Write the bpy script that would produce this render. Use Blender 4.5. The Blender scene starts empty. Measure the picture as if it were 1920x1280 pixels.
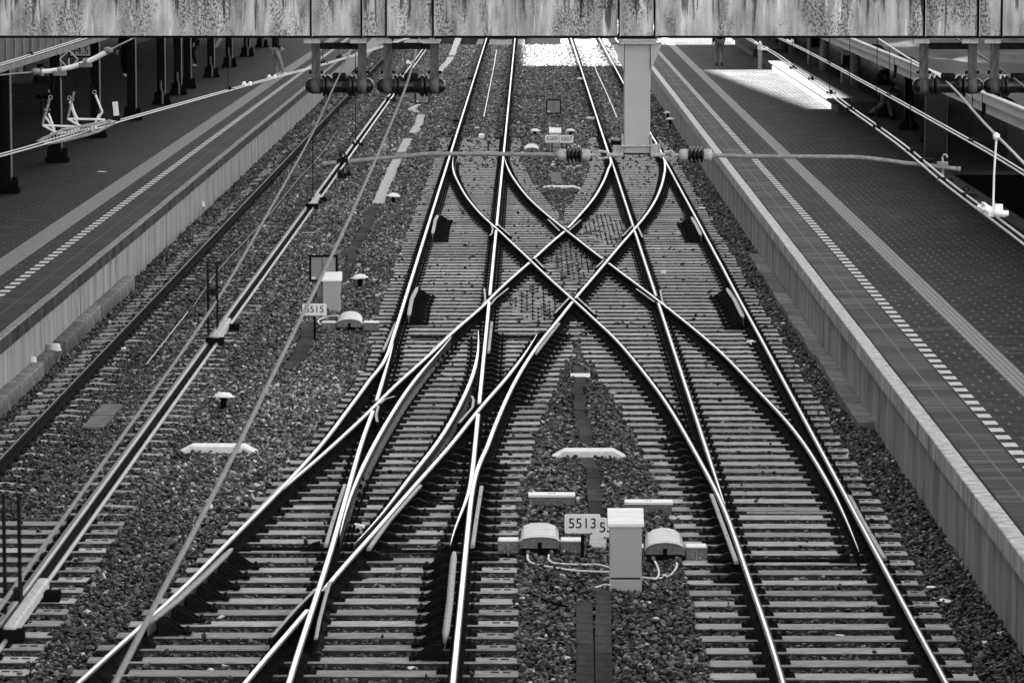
import bpy, bmesh, math, random
import numpy as np
from mathutils import Vector, Matrix, Euler
random.seed(7); rng = np.random.default_rng(7)
R = math.radians
scn = bpy.context.scene
COL = scn.collection

# ------------------------------------------------------------------ camera
H = 6.952; FPX = 6900.0; PITCH = math.atan(816/6900); YAW = R(0.2474)
cam_d = bpy.data.cameras.new("camera"); cam = bpy.data.objects.new("camera", cam_d); COL.objects.link(cam)
cam.location = (0, 0, H); cam.rotation_euler = (math.pi/2 - PITCH, 0, YAW)
cam_d.sensor_width = 36; cam_d.lens = FPX/1920*36; cam_d.clip_start = 0.5; cam_d.clip_end = 3000
cam_d.dof.use_dof = True; cam_d.dof.focus_distance = 48; cam_d.dof.aperture_fstop = 20
scn.camera = cam
CR = Euler(cam.rotation_euler).to_matrix()

# ------------------------------------------------------------------ sky, sun, exposure
SUN_EL, SUN_AZ = R(44), R(-93)      # azimuth from +Y towards +X; the sun stands on the left
w = bpy.data.worlds.new("World"); scn.world = w; w.use_nodes = True
nt = w.node_tree; nt.nodes.clear()
sky = nt.nodes.new("ShaderNodeTexSky"); sky.sky_type = 'NISHITA'; sky.sun_disc = False
sky.sun_elevation = SUN_EL; sky.sun_rotation = SUN_AZ
bw = nt.nodes.new("ShaderNodeRGBToBW"); bg = nt.nodes.new("ShaderNodeBackground"); wo = nt.nodes.new("ShaderNodeOutputWorld")
nt.links.new(sky.outputs[0], bw.inputs[0]); nt.links.new(bw.outputs[0], bg.inputs[0]); nt.links.new(bg.outputs[0], wo.inputs[0])
bg.inputs[1].default_value = 0.05
sd = bpy.data.lights.new("sun", 'SUN'); sd.energy = 5.0; sd.angle = R(0.53); sd.color = (1, 1, 1)
sun = bpy.data.objects.new("sun", sd); COL.objects.link(sun)
sdir = Vector((math.sin(SUN_AZ)*math.cos(SUN_EL), math.cos(SUN_AZ)*math.cos(SUN_EL), math.sin(SUN_EL)))
sun.rotation_euler = sdir.to_track_quat('Z', 'Y').to_euler()
vs = scn.view_settings; vs.view_transform = 'Standard'; vs.look = 'None'; vs.gamma = 1; vs.exposure = 4.1

# ------------------------------------------------------------------ helpers
def U(px, py, z):
    d = CR @ Vector(((px-960)/FPX, -(py-640)/FPX, -1)); t = (z-H)/d.z
    return Vector((d.x*t, d.y*t, z))
def P(px, py, zc):
    d = CR @ Vector(((px-960)/FPX, -(py-640)/FPX, -1))
    return Vector((0, 0, H)) + d*zc

class MB:
    def __init__(s): s.v = []; s.f = []; s.m = []; s.sm = []
    def add(s, vs, fs, m=0, smooth=False):
        o = len(s.v); s.v += [tuple(v) for v in vs]
        for f in fs: s.f.append([o+i for i in f]); s.m.append(m); s.sm.append(smooth)
    def box(s, c, d, rz=0, m=0, bev=0, top=None, rot=None):
        x, y, z = d[0]/2, d[1]/2, d[2]/2
        t = top if top else (1, 1)
        pts = [(-x,-y,-z),(x,-y,-z),(x,y,-z),(-x,y,-z),(-x*t[0],-y*t[1],z),(x*t[0],-y*t[1],z),(x*t[0],y*t[1],z),(-x*t[0],y*t[1],z)]
        fs = [(3,2,1,0),(4,5,6,7),(0,1,5,4),(1,2,6,5),(2,3,7,6),(3,0,4,7)]
        if bev:
            b = bev; pts = []
            for zz, k in ((-z, 0), (z-b, 0), (z, 1)):
                xx, yy = (x-b*k, y-b*k)
                pts += [(-xx,-yy+b,zz),(-xx+b,-yy,zz),(xx-b,-yy,zz),(xx,-yy+b,zz),(xx,yy-b,zz),(xx-b,yy,zz),(-xx+b,yy,zz),(-xx,yy-b,zz)]
            fs = [tuple(range(7,-1,-1)), tuple(range(16,24))]
            for l in (0, 8):
                for i in range(8): j = (i+1) % 8; fs.append((l+i, l+j, l+8+j, l+8+i))
        M = rot if rot is not None else Matrix.Rotation(rz, 3, 'Z'); C = Vector(c)
        s.add([C + M @ Vector(p) for p in pts], fs, m)
    def tube(s, pts, r, n=8, m=0, cap=True):
        pts = [Vector(p) for p in pts]; vs = []; fs = []
        rr = r if isinstance(r, (list, tuple)) else [r]*len(pts)
        up0 = Vector((0, 0, 1))
        for i, p in enumerate(pts):
            t = (pts[min(i+1, len(pts)-1)] - pts[max(i-1, 0)]).normalized()
            up = up0 if abs(t.z) < .95 else Vector((1, 0, 0))
            a = t.cross(up).normalized(); b = a.cross(t).normalized()
            for k in range(n):
                q = 2*math.pi*k/n; vs.append(p + (a*math.cos(q)+b*math.sin(q))*rr[i])
        for i in range(len(pts)-1):
            for k in range(n): j = (k+1) % n; fs.append((i*n+k, i*n+j, (i+1)*n+j, (i+1)*n+k))
        s.add(vs, fs, m, True)
        if cap: s.add(vs[:n], [tuple(range(n))], m); s.add(vs[-n:], [tuple(range(n-1, -1, -1))], m)
    def lathe(s, c, prof, n=16, m=0, ax='Z'):
        C = Vector(c); vs = []; fs = []
        for (r, h) in prof:
            for k in range(n):
                q = 2*math.pi*k/n; a, b = r*math.cos(q), r*math.sin(q)
                vs.append(C + (Vector((a, b, h)) if ax == 'Z' else Vector((h, a, b)) if ax == 'X' else Vector((a, h, b))))
        for i in range(len(prof)-1):
            for k in range(n): j = (k+1) % n; fs.append((i*n+k, i*n+j, (i+1)*n+j, (i+1)*n+k))
        s.add(vs, fs, m, True)
    def prism(s, poly, a, b, m=0):      # poly: 3d points of one face; swept by vector b-a
        d = Vector(b)-Vector(a); n = len(poly); p = [Vector(q) for q in poly]
        vs = p + [q+d for q in p]
        fs = [tuple(range(n)), tuple(range(2*n-1, n-1, -1))] + [(i, n+i, n+(i+1) % n, (i+1) % n) for i in range(n)]
        s.add(vs, fs, m)
    def sweep(s, path, prof, scale=None, mats=None, closed=True, m=0):  # path of (x,y,z); prof of (u,w)
        n = len(prof); vs = []; fs = []
        P_ = [Vector(p) for p in path]
        for i, p in enumerate(P_):
            t = (P_[min(i+1, len(P_)-1)] - P_[max(i-1, 0)]); t.z = 0; t.normalize()
            sx = Vector((t.y, -t.x, 0)); k = scale[i] if scale else 1
            for (u, ww) in prof: vs.append(p + sx*(u*k) + Vector((0, 0, ww)))
        o = len(s.v); s.v += [tuple(v) for v in vs]
        for i in range(len(P_)-1):
            for k in range(n if closed else n-1):
                j = (k+1) % n; s.f.append([o+i*n+k, o+(i+1)*n+k, o+(i+1)*n+j, o+i*n+j]); s.m.append(mats[k] if mats else m); s.sm.append(True)
        if closed:
            s.f.append([o+k for k in range(n)]); s.m.append(mats[-1] if mats else m); s.sm.append(False)
            s.f.append([o+(len(P_)-1)*n+k for k in range(n-1, -1, -1)]); s.m.append(mats[-1] if mats else m); s.sm.append(False)
    def build(s, name, mats, parent=None, loc=None, rz=0):
        me = bpy.data.meshes.new(name); me.from_pydata(s.v, [], s.f); me.update()
        for q in (mats if isinstance(mats, (list, tuple)) else [mats]): me.materials.append(q)
        me.polygons.foreach_set('material_index', s.m); me.polygons.foreach_set('use_smooth', s.sm)
        bm = bmesh.new(); bm.from_mesh(me); bmesh.ops.recalc_face_normals(bm, faces=bm.faces); bm.to_mesh(me); bm.free()
        o = bpy.data.objects.new(name, me); COL.objects.link(o)
        if parent is not None: o.parent = parent
        if loc is not None: o.location = loc
        o.rotation_euler.z = rz
        return o
def tag(o, label=None, cat=None, group=None, kind=None):
    if label: o['label'] = label
    if cat: o['category'] = cat
    if group: o['group'] = group
    if kind: o['kind'] = kind
    return o
def empty(name, loc=(0, 0, 0), rz=0, label=None, cat=None, group=None, kind=None):
    o = bpy.data.objects.new(name, None); COL.objects.link(o); o.location = loc; o.rotation_euler.z = rz; o.empty_display_size = .2
    return tag(o, label, cat, group, kind)
def copy_tree(o, parent=None):
    c = o.copy(); COL.objects.link(c); c.parent = parent
    for ch in o.children: copy_tree(ch, c)
    return c

# ------------------------------------------------------------------ materials (all greys: the photograph is black and white)
def N(nt, t, **k):
    n = nt.nodes.new('ShaderNode'+t)
    for a, b in k.items(): setattr(n, a, b)
    return n
def mat(name, base, var=0.0, scale=8, stretch=(1, 1, 1), rough=.8, metal=0, bump=0, bscale=40, objrand=0, spots=None, coord='Object', detail=6, spec=None):
    if spec is None: spec = .02 if (rough >= .5 and not metal) else .4
    m = bpy.data.materials.new(name); m.use_nodes = True; nt = m.node_tree; b = nt.nodes['Principled BSDF']; L = nt.links.new
    b.inputs['Roughness'].default_value = rough; b.inputs['Metallic'].default_value = metal; b.inputs['Specular IOR Level'].default_value = spec
    tc = N(nt, 'TexCoord'); mp = N(nt, 'Mapping'); L(tc.outputs[coord], mp.inputs[0]); mp.inputs['Scale'].default_value = stretch
    val = None
    if var:
        no = N(nt, 'TexNoise'); no.inputs['Scale'].default_value = scale; no.inputs['Detail'].default_value = detail; no.inputs['Roughness'].default_value = .65
        L(mp.outputs[0], no.inputs['Vector'])
        mr = N(nt, 'MapRange'); mr.inputs['From Min'].default_value = .3; mr.inputs['From Max'].default_value = .7
        mr.inputs['To Min'].default_value = base*(1-var); mr.inputs['To Max'].default_value = base*(1+var); L(no.outputs[0], mr.inputs[0]); val = mr.outputs[0]
    if objrand:
        oi = N(nt, 'ObjectInfo'); mr = N(nt, 'MapRange'); mr.inputs['To Min'].default_value = 1-objrand; mr.inputs['To Max'].default_value = 1+objrand; L(oi.outputs['Random'], mr.inputs[0])
        mu = N(nt, 'Math', operation='MULTIPLY'); L(mr.outputs[0], mu.inputs[0])
        if val: L(val, mu.inputs[1])
        else: mu.inputs[1].default_value = base
        val = mu.outputs[0]
    if spots:      # (scale, threshold, value)
        no = N(nt, 'TexNoise'); no.inputs['Scale'].default_value = spots[0]; no.inputs['Detail'].default_value = 8; no.inputs['Roughness'].default_value = .75; L(mp.outputs[0], no.inputs['Vector'])
        mr = N(nt, 'MapRange'); mr.inputs['From Min'].default_value = spots[1]; mr.inputs['From Max'].default_value = spots[1]+.08; L(no.outputs[0], mr.inputs[0])
        mx = N(nt, 'Mix'); mx.data_type = 'FLOAT'; L(mr.outputs[0], mx.inputs[0])
        if val: L(val, mx.inputs[2])
        else: mx.inputs[2].default_value = base
        mx.inputs[3].default_value = spots[2]; val = mx.outputs[0]
    if val:
        cc = N(nt, 'CombineColor'); [L(val, cc.inputs[i]) for i in range(3)]; L(cc.outputs[0], b.inputs['Base Color'])
    else: b.inputs['Base Color'].default_value = (base, base, base, 1)
    if bump:
        no = N(nt, 'TexNoise'); no.inputs['Scale'].default_value = bscale; no.inputs['Detail'].default_value = 8; L(mp.outputs[0], no.inputs['Vector'])
        bu = N(nt, 'Bump'); bu.inputs['Strength'].default_value = bump; bu.inputs['Distance'].default_value = .02; L(no.outputs[0], bu.inputs['Height']); L(bu.outputs[0], b.inputs['Normal'])
    return m
M = {}
M['railtop'] = mat('polished_steel', .31, .4, 2, (40, .5, 1), rough=.3, metal=1)
M['railshoulder'] = mat('rail_head_shoulder', .07, .4, 4, (30, .6, 1), rough=.6, metal=.25, spec=.1)
M['raildull'] = mat('dull_rail_top', .10, .4, 3, (30, .6, 1), rough=.6, metal=.2, spec=.2)
M['railblack'] = mat('black_oily_rail', .008, .5, 6, rough=.9, spec=.03)
M['railside'] = mat('rusty_rail_side', .013, .6, 12, (1, 1, 1), rough=.8, bump=.2, spec=.0)
M['bladeside'] = mat('switch_blade_side', .07, .4, 6, rough=.5, bump=.1)
M['iron'] = mat('greasy_iron', .010, .5, 20, rough=.8, spec=.02, bump=.3, bscale=60)
M['iron2'] = mat('worn_plate_steel', .15, .4, 10, (1, 1, 1), rough=.5, metal=.3, bump=.15)
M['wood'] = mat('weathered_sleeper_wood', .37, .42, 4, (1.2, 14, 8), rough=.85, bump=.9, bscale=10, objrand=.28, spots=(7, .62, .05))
M['woodside'] = mat('dark_sleeper_side', .045, .5, 8, (1, 1, 1), rough=.9, bump=.4)  # sides far darker than the weathered tops
M['concrete_sleeper'] = mat('dusty_concrete_sleeper', .30, .45, 9, (1, 2, 1), rough=.9, bump=.5, bscale=40, objrand=.2, spots=(16, .6, .05))
M['mark'] = mat('dark_recess', .05, .4, 20, rough=.9)
M['white'] = mat('white_paint', .82, .08, 6, rough=.5)
M['whitedirty'] = mat('dirty_white_concrete', .78, .12, 10, rough=.8, bump=.4, bscale=50, spots=(14, .66, .15))
M['cabinet'] = mat('grey_cabinet_paint', .40, .04, 3, rough=.55)
M['cabinet2'] = mat('light_cabinet_lid', .78, .12, 4, (1, 6, 1), rough=.5)
M['lid'] = mat('galvanised_lid', .50, .22, 5, (2, 8, 2), rough=.45, metal=.2)
M['casting'] = mat('mottled_casting', .17, .5, 22, rough=.6, bump=.3)
M['black'] = mat('black_paint', .006, rough=.7, spec=.0)
M['rubber'] = mat('black_porcelain', .008, .3, 8, rough=.28, spec=.35)
M['galv'] = mat('weathered_galvanised_steel', .24, .45, 9, (1, 1, 3), rough=.6, bump=.4, bscale=120)
M['galvdark'] = mat('aged_gutter_metal', .12, .4, 5, rough=.6)
M['galvlight'] = mat('light_galvanised_steel', .38, .3, 30, rough=.55, bump=.3, bscale=160)
M['post'] = mat('painted_hanger_post', .36, .07, 2.5, (1, 1, 1), rough=.6, bump=.05, spots=(13, .74, .05))
M['wire'] = mat('bright_copper_wire', .26, .15, 3, rough=.45, metal=.4)
M['wirew'] = mat('new_bright_wire', .34, .15, 3, rough=.45, metal=.3)
M['strand'] = mat('grey_wire_strand', .17, .2, 20, rough=.6)
M['legsteel'] = mat('weathered_hanger_leg', .08, .5, 12, (3, 1, 1), rough=.6, bump=.3)
M['armtube'] = mat('weathered_arm_tube', .24, .3, 30, rough=.6, bump=.3)
M['benchwood'] = mat('dark_bench', .03, .2, 9, rough=.7)
M['cable'] = mat('pale_cable_sheath', .72, .08, 10, rough=.5)
M['duct'] = mat('dark_duct_lid', .045, .5, 5, rough=.9, bump=.5, bscale=60, spots=(70, .62, .35), objrand=.3)
M['ductlight'] = mat('pale_duct_lid', .40, .25, 6, rough=.9, bump=.3, spots=(22, .66, .1))
M['ductmid'] = mat('grey_duct_lid', .14, .4, 7, rough=.9, bump=.3)
M['ledge'] = mat('grimy_ledge', .16, .5, 3, rough=.9, bump=.3, objrand=.3, spots=(7, .66, .3))
M['jeans'] = mat('light_jeans', .22, .35, 14, rough=.9, bump=.2)
M['jacket'] = mat('dark_jacket', .012, .3, 10, rough=.8)
M['skin'] = mat('skin', .35, .05, 6, rough=.6)
M['hair'] = mat('dark_hair', .02, .3, 30, rough=.6)
M['shoe'] = mat('pale_shoe', .5, .2, 20, rough=.6)
M['signback'] = mat('grey_sign_back', .26, .08, 3, rough=.5)
M['column'] = mat('dark_painted_column', .007, .3, 5, rough=.7)
M['litedge_pipe'] = mat('lit_edge_and_pipe', .09, .3, 12, rough=.5)  # pale tone for the painted lit column edge and the pipes
M['litter'] = mat('white_plastic_litter', .85, .12, 20, rough=.6, bump=.5)
M['glassdark'] = mat('dark_panel', .02, .2, 3, rough=.15)

# ------------------------------------------------------------------ unseen sun blocker added outside the frame (casts the shade; its gaps let the sun patches through)
BX = -34.0; TS = math.tan(SUN_EL)/abs(math.sin(SUN_AZ)); TY = -math.cos(SUN_AZ)/abs(math.sin(SUN_AZ))   # per metre towards -x: height gain, y shift
def occ(x, y, z):            # where the ray from (x,y,z) to the sun meets the blocker plane
    d = x - BX; return (y - d*TY, z + d*TS)
def build_sun_blocker():
    m = MB(); cy, cz = [], []
    ypatch0, zp = occ(8.3, 111, .8)
    # openings (y0,y1,z0,z1) in the blocker
    ops = []
    a = occ(6.75, 138.5, .8); b = occ(9.75, 112.5, .8)
    ops.append((b[0], a[0]+1.0, None, None))
    y165 = occ(-.1, 164.5, -.2)
    zcut = occ(-.05, 170, -.2)[1]
    zmax = 75
    def slab(y0, y1, z0, z1):
        if y1 > y0 and z1 > z0: m.box((BX-.2, (y0+y1)/2, (z0+z1)/2), (.4, y1-y0, z1-z0))
    # main block, up to the first sun gap
    g0, g1 = ops[0][0], ops[0][1]
    # small gaps that put the bright flecks on the right canopy roof
    holes = sorted([(occ(8.9, yy, 3.9)[0]-hh, occ(8.9, yy, 3.9)[0]+hh, occ(xa_, 0, 3.9)[1], occ(xb_, 0, 3.9)[1]) for yy, hh, xa_, xb_ in ((67, 1.6, 8.7, 9.5), (75.5, 1.5, 8.5, 9.3), (84, 1.3, 8.3, 9.0))])
    yc = -70
    for h0, h1, z0_, z1_ in holes: slab(yc, h0, -1, zmax); slab(h0, h1, -1, z0_); slab(h0, h1, z1_, zmax); yc = h1
    slab(yc, g0, -1, zmax)
    # block over the gap: leaves a slanting opening built from steps
    n = 26
    for i in range(n):
        ya, yb = g0 + (g1-g0)*i/n, g0 + (g1-g0)*(i+1)/n
        t = (i+.5)/n                    # 0 near end, 1 far end
        # lit strip on the platform between xa (track side) and xb (plinth side)
        xa = 8.75 - 1.95*t; xb = 10.3
        slab(ya, yb, -1, occ(xa, 0, .8)[1]); slab(ya, yb, occ(xb, 0, .8)[1], zmax)
    slab(g1, y165[0], -1, zmax)
    slab(y165[0], y165[0]+60, -1, zcut)
    o = m.build('sun_blocker', mat('blocker_grey', .3, .2, .5))  # added only to block the sun and shape its patches
    tag(o, 'tall grey sun blocker added outside the frame to shade the tracks', 'sun blocker')
build_sun_blocker()

# ------------------------------------------------------------------ ground
def sheet(name, pts, z, m, kind='structure', thick=0):
    b = MB(); b.add([(x, y, z) for x, y in pts], [tuple(range(len(pts)))]); o = b.build(name, m); return tag(o, kind=kind)
o = sheet('ground', [(-900, -300), (900, -300), (900, 1600), (-900, 1600)], -2.6, mat('far_ground', .07, .3, .2))
# the ballast bed between the platforms
def bed():
    xs = np.arange(-7.8, 5.1, .31); ys = np.arange(20, 260, .5)
    b = MB(); vs = []; fs = []
    for y in ys:
        for x in xs:
            z = -.262 + .02*math.sin(x*3.1+y*.7)+.015*math.sin(y*2.3-x)
            vs.append((x, y, z))
    nx = len(xs)
    for j in range(len(ys)-1):
        for i in range(nx-1): a = j*nx+i; fs.append((a, a+1, a+nx+1, a+nx))
    b.add(vs, fs, 0, True)
    mm = mat('ballast_bed_gravel', .006, .7, 26, rough=.95, bump=1, bscale=30, detail=8)  # near-black, paints the shade in the gaps between stones
    return tag(b.build('ballast_bed', mm), kind='structure')
bed()

# ------------------------------------------------------------------ platforms
def deck_material(sgn, edge, base, jn=.19, t0=1.56, t1=1.87, d0=.78):
    m = bpy.data.materials.new('platform_paving'); m.use_nodes = True; nt = m.node_tree; L = nt.links.new; b = nt.nodes['Principled BSDF']
    g = N(nt, 'NewGeometry'); sp = N(nt, 'SeparateXYZ'); L(g.outputs['Position'], sp.inputs[0])
    def ma(op, a, c=None, d=None):
        n = N(nt, 'Math', operation=op)
        for i, q in enumerate((a, c, d)):
            if q is None: continue
            if isinstance(q, (int, float)): n.inputs[i].default_value = q
            else: L(q, n.inputs[i])
        return n.outputs[0]
    X = ma('MULTIPLY', ma('SUBTRACT', sp.outputs[0], edge), sgn)     # distance from the platform edge
    Y = sp.outputs[1]
    def band(v, a, c): return ma('MULTIPLY', ma('GREATER_THAN', v, a), ma('LESS_THAN', v, c))
    def noise(scale, stretch, detail=5, rough=.6):
        mp = N(nt, 'Mapping'); L(g.outputs['Position'], mp.inputs[0]); mp.inputs['Scale'].default_value = stretch
        n = N(nt, 'TexNoise'); n.inputs['Scale'].default_value = scale; n.inputs['Detail'].default_value = detail; n.inputs['Roughness'].default_value = rough; L(mp.outputs[0], n.inputs[0]); return n.outputs[0]
    def mapr(v, a, c, d, e):
        n = N(nt, 'MapRange'); L(v, n.inputs[0]); [setattr(n.inputs[k+1], 'default_value', q) for k, q in enumerate((a, c, d, e))]; return n.outputs[0]
    def mix(f, a, c):
        n = N(nt, 'Mix'); n.data_type = 'FLOAT'
        for i, q in ((0, f), (2, a), (3, c)):
            if isinstance(q, (int, float)): n.inputs[i].default_value = q
            else: L(q, n.inputs[i])
        return n.outputs[0]
    wn = lambda a, c: (lambda n: (L(a, n.inputs[0]) if not isinstance(a, float) else None, n.outputs[0])[1])(N(nt, 'TexWhiteNoise', noise_dimensions='1D'))
    # pavers in the field: rows .2 m, joints every .45 m staggered
    row = ma('FLOOR', ma('DIVIDE', Y, .2))
    u = ma('FRACT', ma('DIVIDE', ma('ADD', X, ma('MULTIPLY', ma('MODULO', row, 3.0), .15)), .45))
    cell = ma('FLOOR', ma('DIVIDE', ma('ADD', X, ma('MULTIPLY', ma('MODULO', row, 3.0), .15)), .45))
    rnd = N(nt, 'TexWhiteNoise', noise_dimensions='2D'); cx = N(nt, 'CombineXYZ'); L(cell, cx.inputs[0]); L(row, cx.inputs[1]); L(cx.outputs[0], rnd.inputs['Vector'])
    tick = ma('LESS_THAN', u, .075)
    rowj = ma('LESS_THAN', ma('FRACT', ma('DIVIDE', Y, .2)), .12)
    big = noise(.5, (1, .35, 1)); fine = noise(30, (1, 1, 1))
    field = mapr(rnd.outputs[0], 0, 1, base*.66, base*1.35)
    field = ma('MULTIPLY', field, mapr(big, .3, .7, .7, 1.3)); field = ma('MULTIPLY', field, mapr(fine, .3, .7, .75, 1.25))
    lightp = ma('MULTIPLY', ma('GREATER_THAN', noise(.35, (1, .8, 1), 2), .64), ma('GREATER_THAN', rnd.outputs[0], .45))
    field = mix(lightp, field, base*1.9)
    field = mix(rowj, field, base*.6)
    brk = mapr(noise(2, (1, 1, 1)), .42, .6, .15, 1)
    field = mix(ma('MULTIPLY', tick, brk), field, base*5.5)
    # edge zone
    rowe = ma('FLOOR', ma('DIVIDE', Y, .30)); re = N(nt, 'TexWhiteNoise', noise_dimensions='1D'); L(rowe, re.inputs['W'])
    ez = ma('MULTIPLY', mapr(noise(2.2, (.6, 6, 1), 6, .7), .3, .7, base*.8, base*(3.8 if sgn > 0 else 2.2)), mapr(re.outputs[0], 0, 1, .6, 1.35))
    ez = mix(ma('LESS_THAN', ma('FRACT', ma('DIVIDE', Y, .30)), .08), ez, base*.35)
    white = mapr(noise(7, (1, 2, 1), 6, .75), .63, .67, 0, 1); ez = mix(ma('MULTIPLY', white, mapr(noise(.8, (1, 1, 1)), .52, .6, 0, 1)), ez, base*6)
    v = mix(ma('LESS_THAN', X, d0), field, ez)
    v = mix(band(X, jn, jn+.025), v, base*.2)                                      # joint behind coping
    v = mix(ma('MULTIPLY', band(X, .465, .49), mapr(noise(9, (1, 1, 1)), .3, .5, .3, 1)), v, base*4.2)    # pale seam
    v = mix(band(X, d0-.03, d0-.01), v, base*.25)
    dash = ma('MULTIPLY', band(X, d0, d0+.165), ma('LESS_THAN', ma('FRACT', ma('DIVIDE', Y, .606)), .52))
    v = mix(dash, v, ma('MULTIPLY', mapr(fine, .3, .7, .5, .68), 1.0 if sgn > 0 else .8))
    tac = band(X, t0, t1)
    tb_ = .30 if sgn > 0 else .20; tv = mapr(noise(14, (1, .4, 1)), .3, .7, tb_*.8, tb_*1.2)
    tv = mix(ma('LESS_THAN', ma('FRACT', ma('DIVIDE', ma('SUBTRACT', X, t0), .075)), .3), tv, tb_*.5)
    tv = mix(ma('LESS_THAN', ma('FRACT', ma('DIVIDE', Y, .3)), .09), tv, tb_*.5)
    v = mix(tac, v, tv)
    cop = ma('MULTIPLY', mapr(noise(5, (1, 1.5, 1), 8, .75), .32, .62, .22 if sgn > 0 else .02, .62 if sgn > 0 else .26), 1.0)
    v = mix(ma('LESS_THAN', X, jn), v, cop)
    cc = N(nt, 'CombineColor'); [L(v, cc.inputs[i]) for i in range(3)]; L(cc.outputs[0], b.inputs['Base Color'])
    b.inputs['Roughness'].default_value = .8; b.inputs['Specular IOR Level'].default_value = .08
    bu = N(nt, 'Bump'); bu.inputs['Strength'].default_value = .25; bu.inputs['Distance'].default_value = .01; L(fine, bu.inputs['Height']); L(bu.outputs[0], b.inputs['Normal'])
    return m
def wall_material(lo, hi, dark, sgn):
    m = bpy.data.materials.new('streaked_concrete_wall'); m.use_nodes = True; nt = m.node_tree; L = nt.links.new; b = nt.nodes['Principled BSDF']
    g = N(nt, 'NewGeometry'); mp = N(nt, 'Mapping'); L(g.outputs['Position'], mp.inputs[0]); mp.inputs['Scale'].default_value = (1, 1, .12)
    n = N(nt, 'TexNoise'); n.inputs['Scale'].default_value = 1.7; n.inputs['Detail'].default_value = 7; n.inputs['Roughness'].default_value = .62; L(mp.outputs[0], n.inputs[0])
    mr = N(nt, 'MapRange'); L(n.outputs[0], mr.inputs[0]); mr.inputs[1].default_value = .33; mr.inputs[2].default_value = .64; mr.inputs[3].default_value = lo; mr.inputs[4].default_value = hi
    n2 = N(nt, 'TexNoise'); n2.inputs['Scale'].default_value = 9; n2.inputs['Detail'].default_value = 5; L(mp.outputs[0], n2.inputs[0])
    m2 = N(nt, 'MapRange'); L(n2.outputs[0], m2.inputs[0]); m2.inputs[1].default_value = .6; m2.inputs[2].default_value = .68; m2.inputs[3].default_value = 0; m2.inputs[4].default_value = 1
    mx = N(nt, 'Mix'); mx.data_type = 'FLOAT'; L(m2.outputs[0], mx.inputs[0]); L(mr.outputs[0], mx.inputs[2]); mx.inputs[3].default_value = dark
    n3 = N(nt, 'TexNoise'); n3.inputs['Scale'].default_value = 60; n3.inputs['Detail'].default_value = 5; L(g.outputs['Position'], n3.inputs[0])
    m3 = N(nt, 'MapRange'); L(n3.outputs[0], m3.inputs[0]); m3.inputs[1].default_value = .3; m3.inputs[2].default_value = .7; m3.inputs[3].default_value = .8; m3.inputs[4].default_value = 1.2
    mu = N(nt, 'Math', operation='MULTIPLY'); L(mx.outputs[0], mu.inputs[0]); L(m3.outputs[0], mu.inputs[1])
    cc = N(nt, 'CombineColor'); [L(mu.outputs[0], cc.inputs[i]) for i in range(3)]; L(cc.outputs[0], b.inputs['Base Color']); b.inputs['Roughness'].default_value = .85; b.inputs['Specular IOR Level'].default_value = .08
    return m
PZ = .80
def platform(sgn, edge, jn, dk, x_out, base, label, lo, hi, clo, chi, wl, y_pit=None):
    t = empty('station_platform', (edge, 110, 0), label=label, cat='platform')
    t.matrix_world  # placed at the platform's edge
    Y0, Y1 = 22, 330
    def L_(b, name, m): o = b.build(name, m, t); o.location = (-edge, -110, 0); return o
    # deck (one sheet over a solid body)
    m = MB(); x2 = x_out
    def rect(x0, x1, y0, y1, z): m.add([(x0, y0, z), (x1, y0, z), (x1, y1, z), (x0, y1, z)], [(0, 1, 2, 3) if (x1 > x0) else (3, 2, 1, 0)])
    if y_pit:
        rect(edge+jn*sgn, 9.5, Y0, y_pit, PZ-.004); rect(edge+jn*sgn, x2, y_pit, Y1, PZ-.004)
    else: rect(edge+jn*sgn, x2, Y0, Y1, PZ-.004)
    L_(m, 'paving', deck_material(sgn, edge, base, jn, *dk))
    # coping stones 2 m long with small gaps
    m = MB(); y = Y0
    while y < 215:
        dz = rng.normal(0, .0025); m.box((edge+sgn*(jn/2+.003), y+.995, PZ-.11+dz), (jn-.006, 1.984, .22), m=0, bev=.012); y += 2.0
    cm = deck_material(sgn, edge, base, jn, *dk); 
    m.m = [0]*len(m.m)
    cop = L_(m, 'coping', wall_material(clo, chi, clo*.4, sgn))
    # top face of the coping has the deck material
    cop.data.materials.append(cm)
    for p in cop.data.polygons:
        if p.normal.z > .7: p.material_index = 1
    # wall panels
    m = MB(); y = Y0; xw = edge + sgn*.08
    i = 0
    while y < 215:
        m.box((xw+sgn*.06, y+wl/2, (PZ-.22-.32)/2), (.12, wl-.035, PZ-.22+.32)); y += wl; i += 1
    L_(m, 'wall_panel_row', wall_material(lo, hi, lo*.35, sgn))
    m = MB(); m.box((xw+sgn*.26, 120, .1), (.3, 200, .94)); L_(m, 'backing', M['black'])
    return t
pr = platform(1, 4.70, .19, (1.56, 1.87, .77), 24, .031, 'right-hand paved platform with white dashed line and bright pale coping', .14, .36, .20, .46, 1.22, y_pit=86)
pl = platform(-1, -7.54, .15, (1.30, 1.74, .80), -30, .013, 'left-hand darker paved platform with dark stained coping and pale wall panels', .20, .36, .010, .06, 1.15)  # low paving albedo: darker pavers plus shade put into the colour
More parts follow.
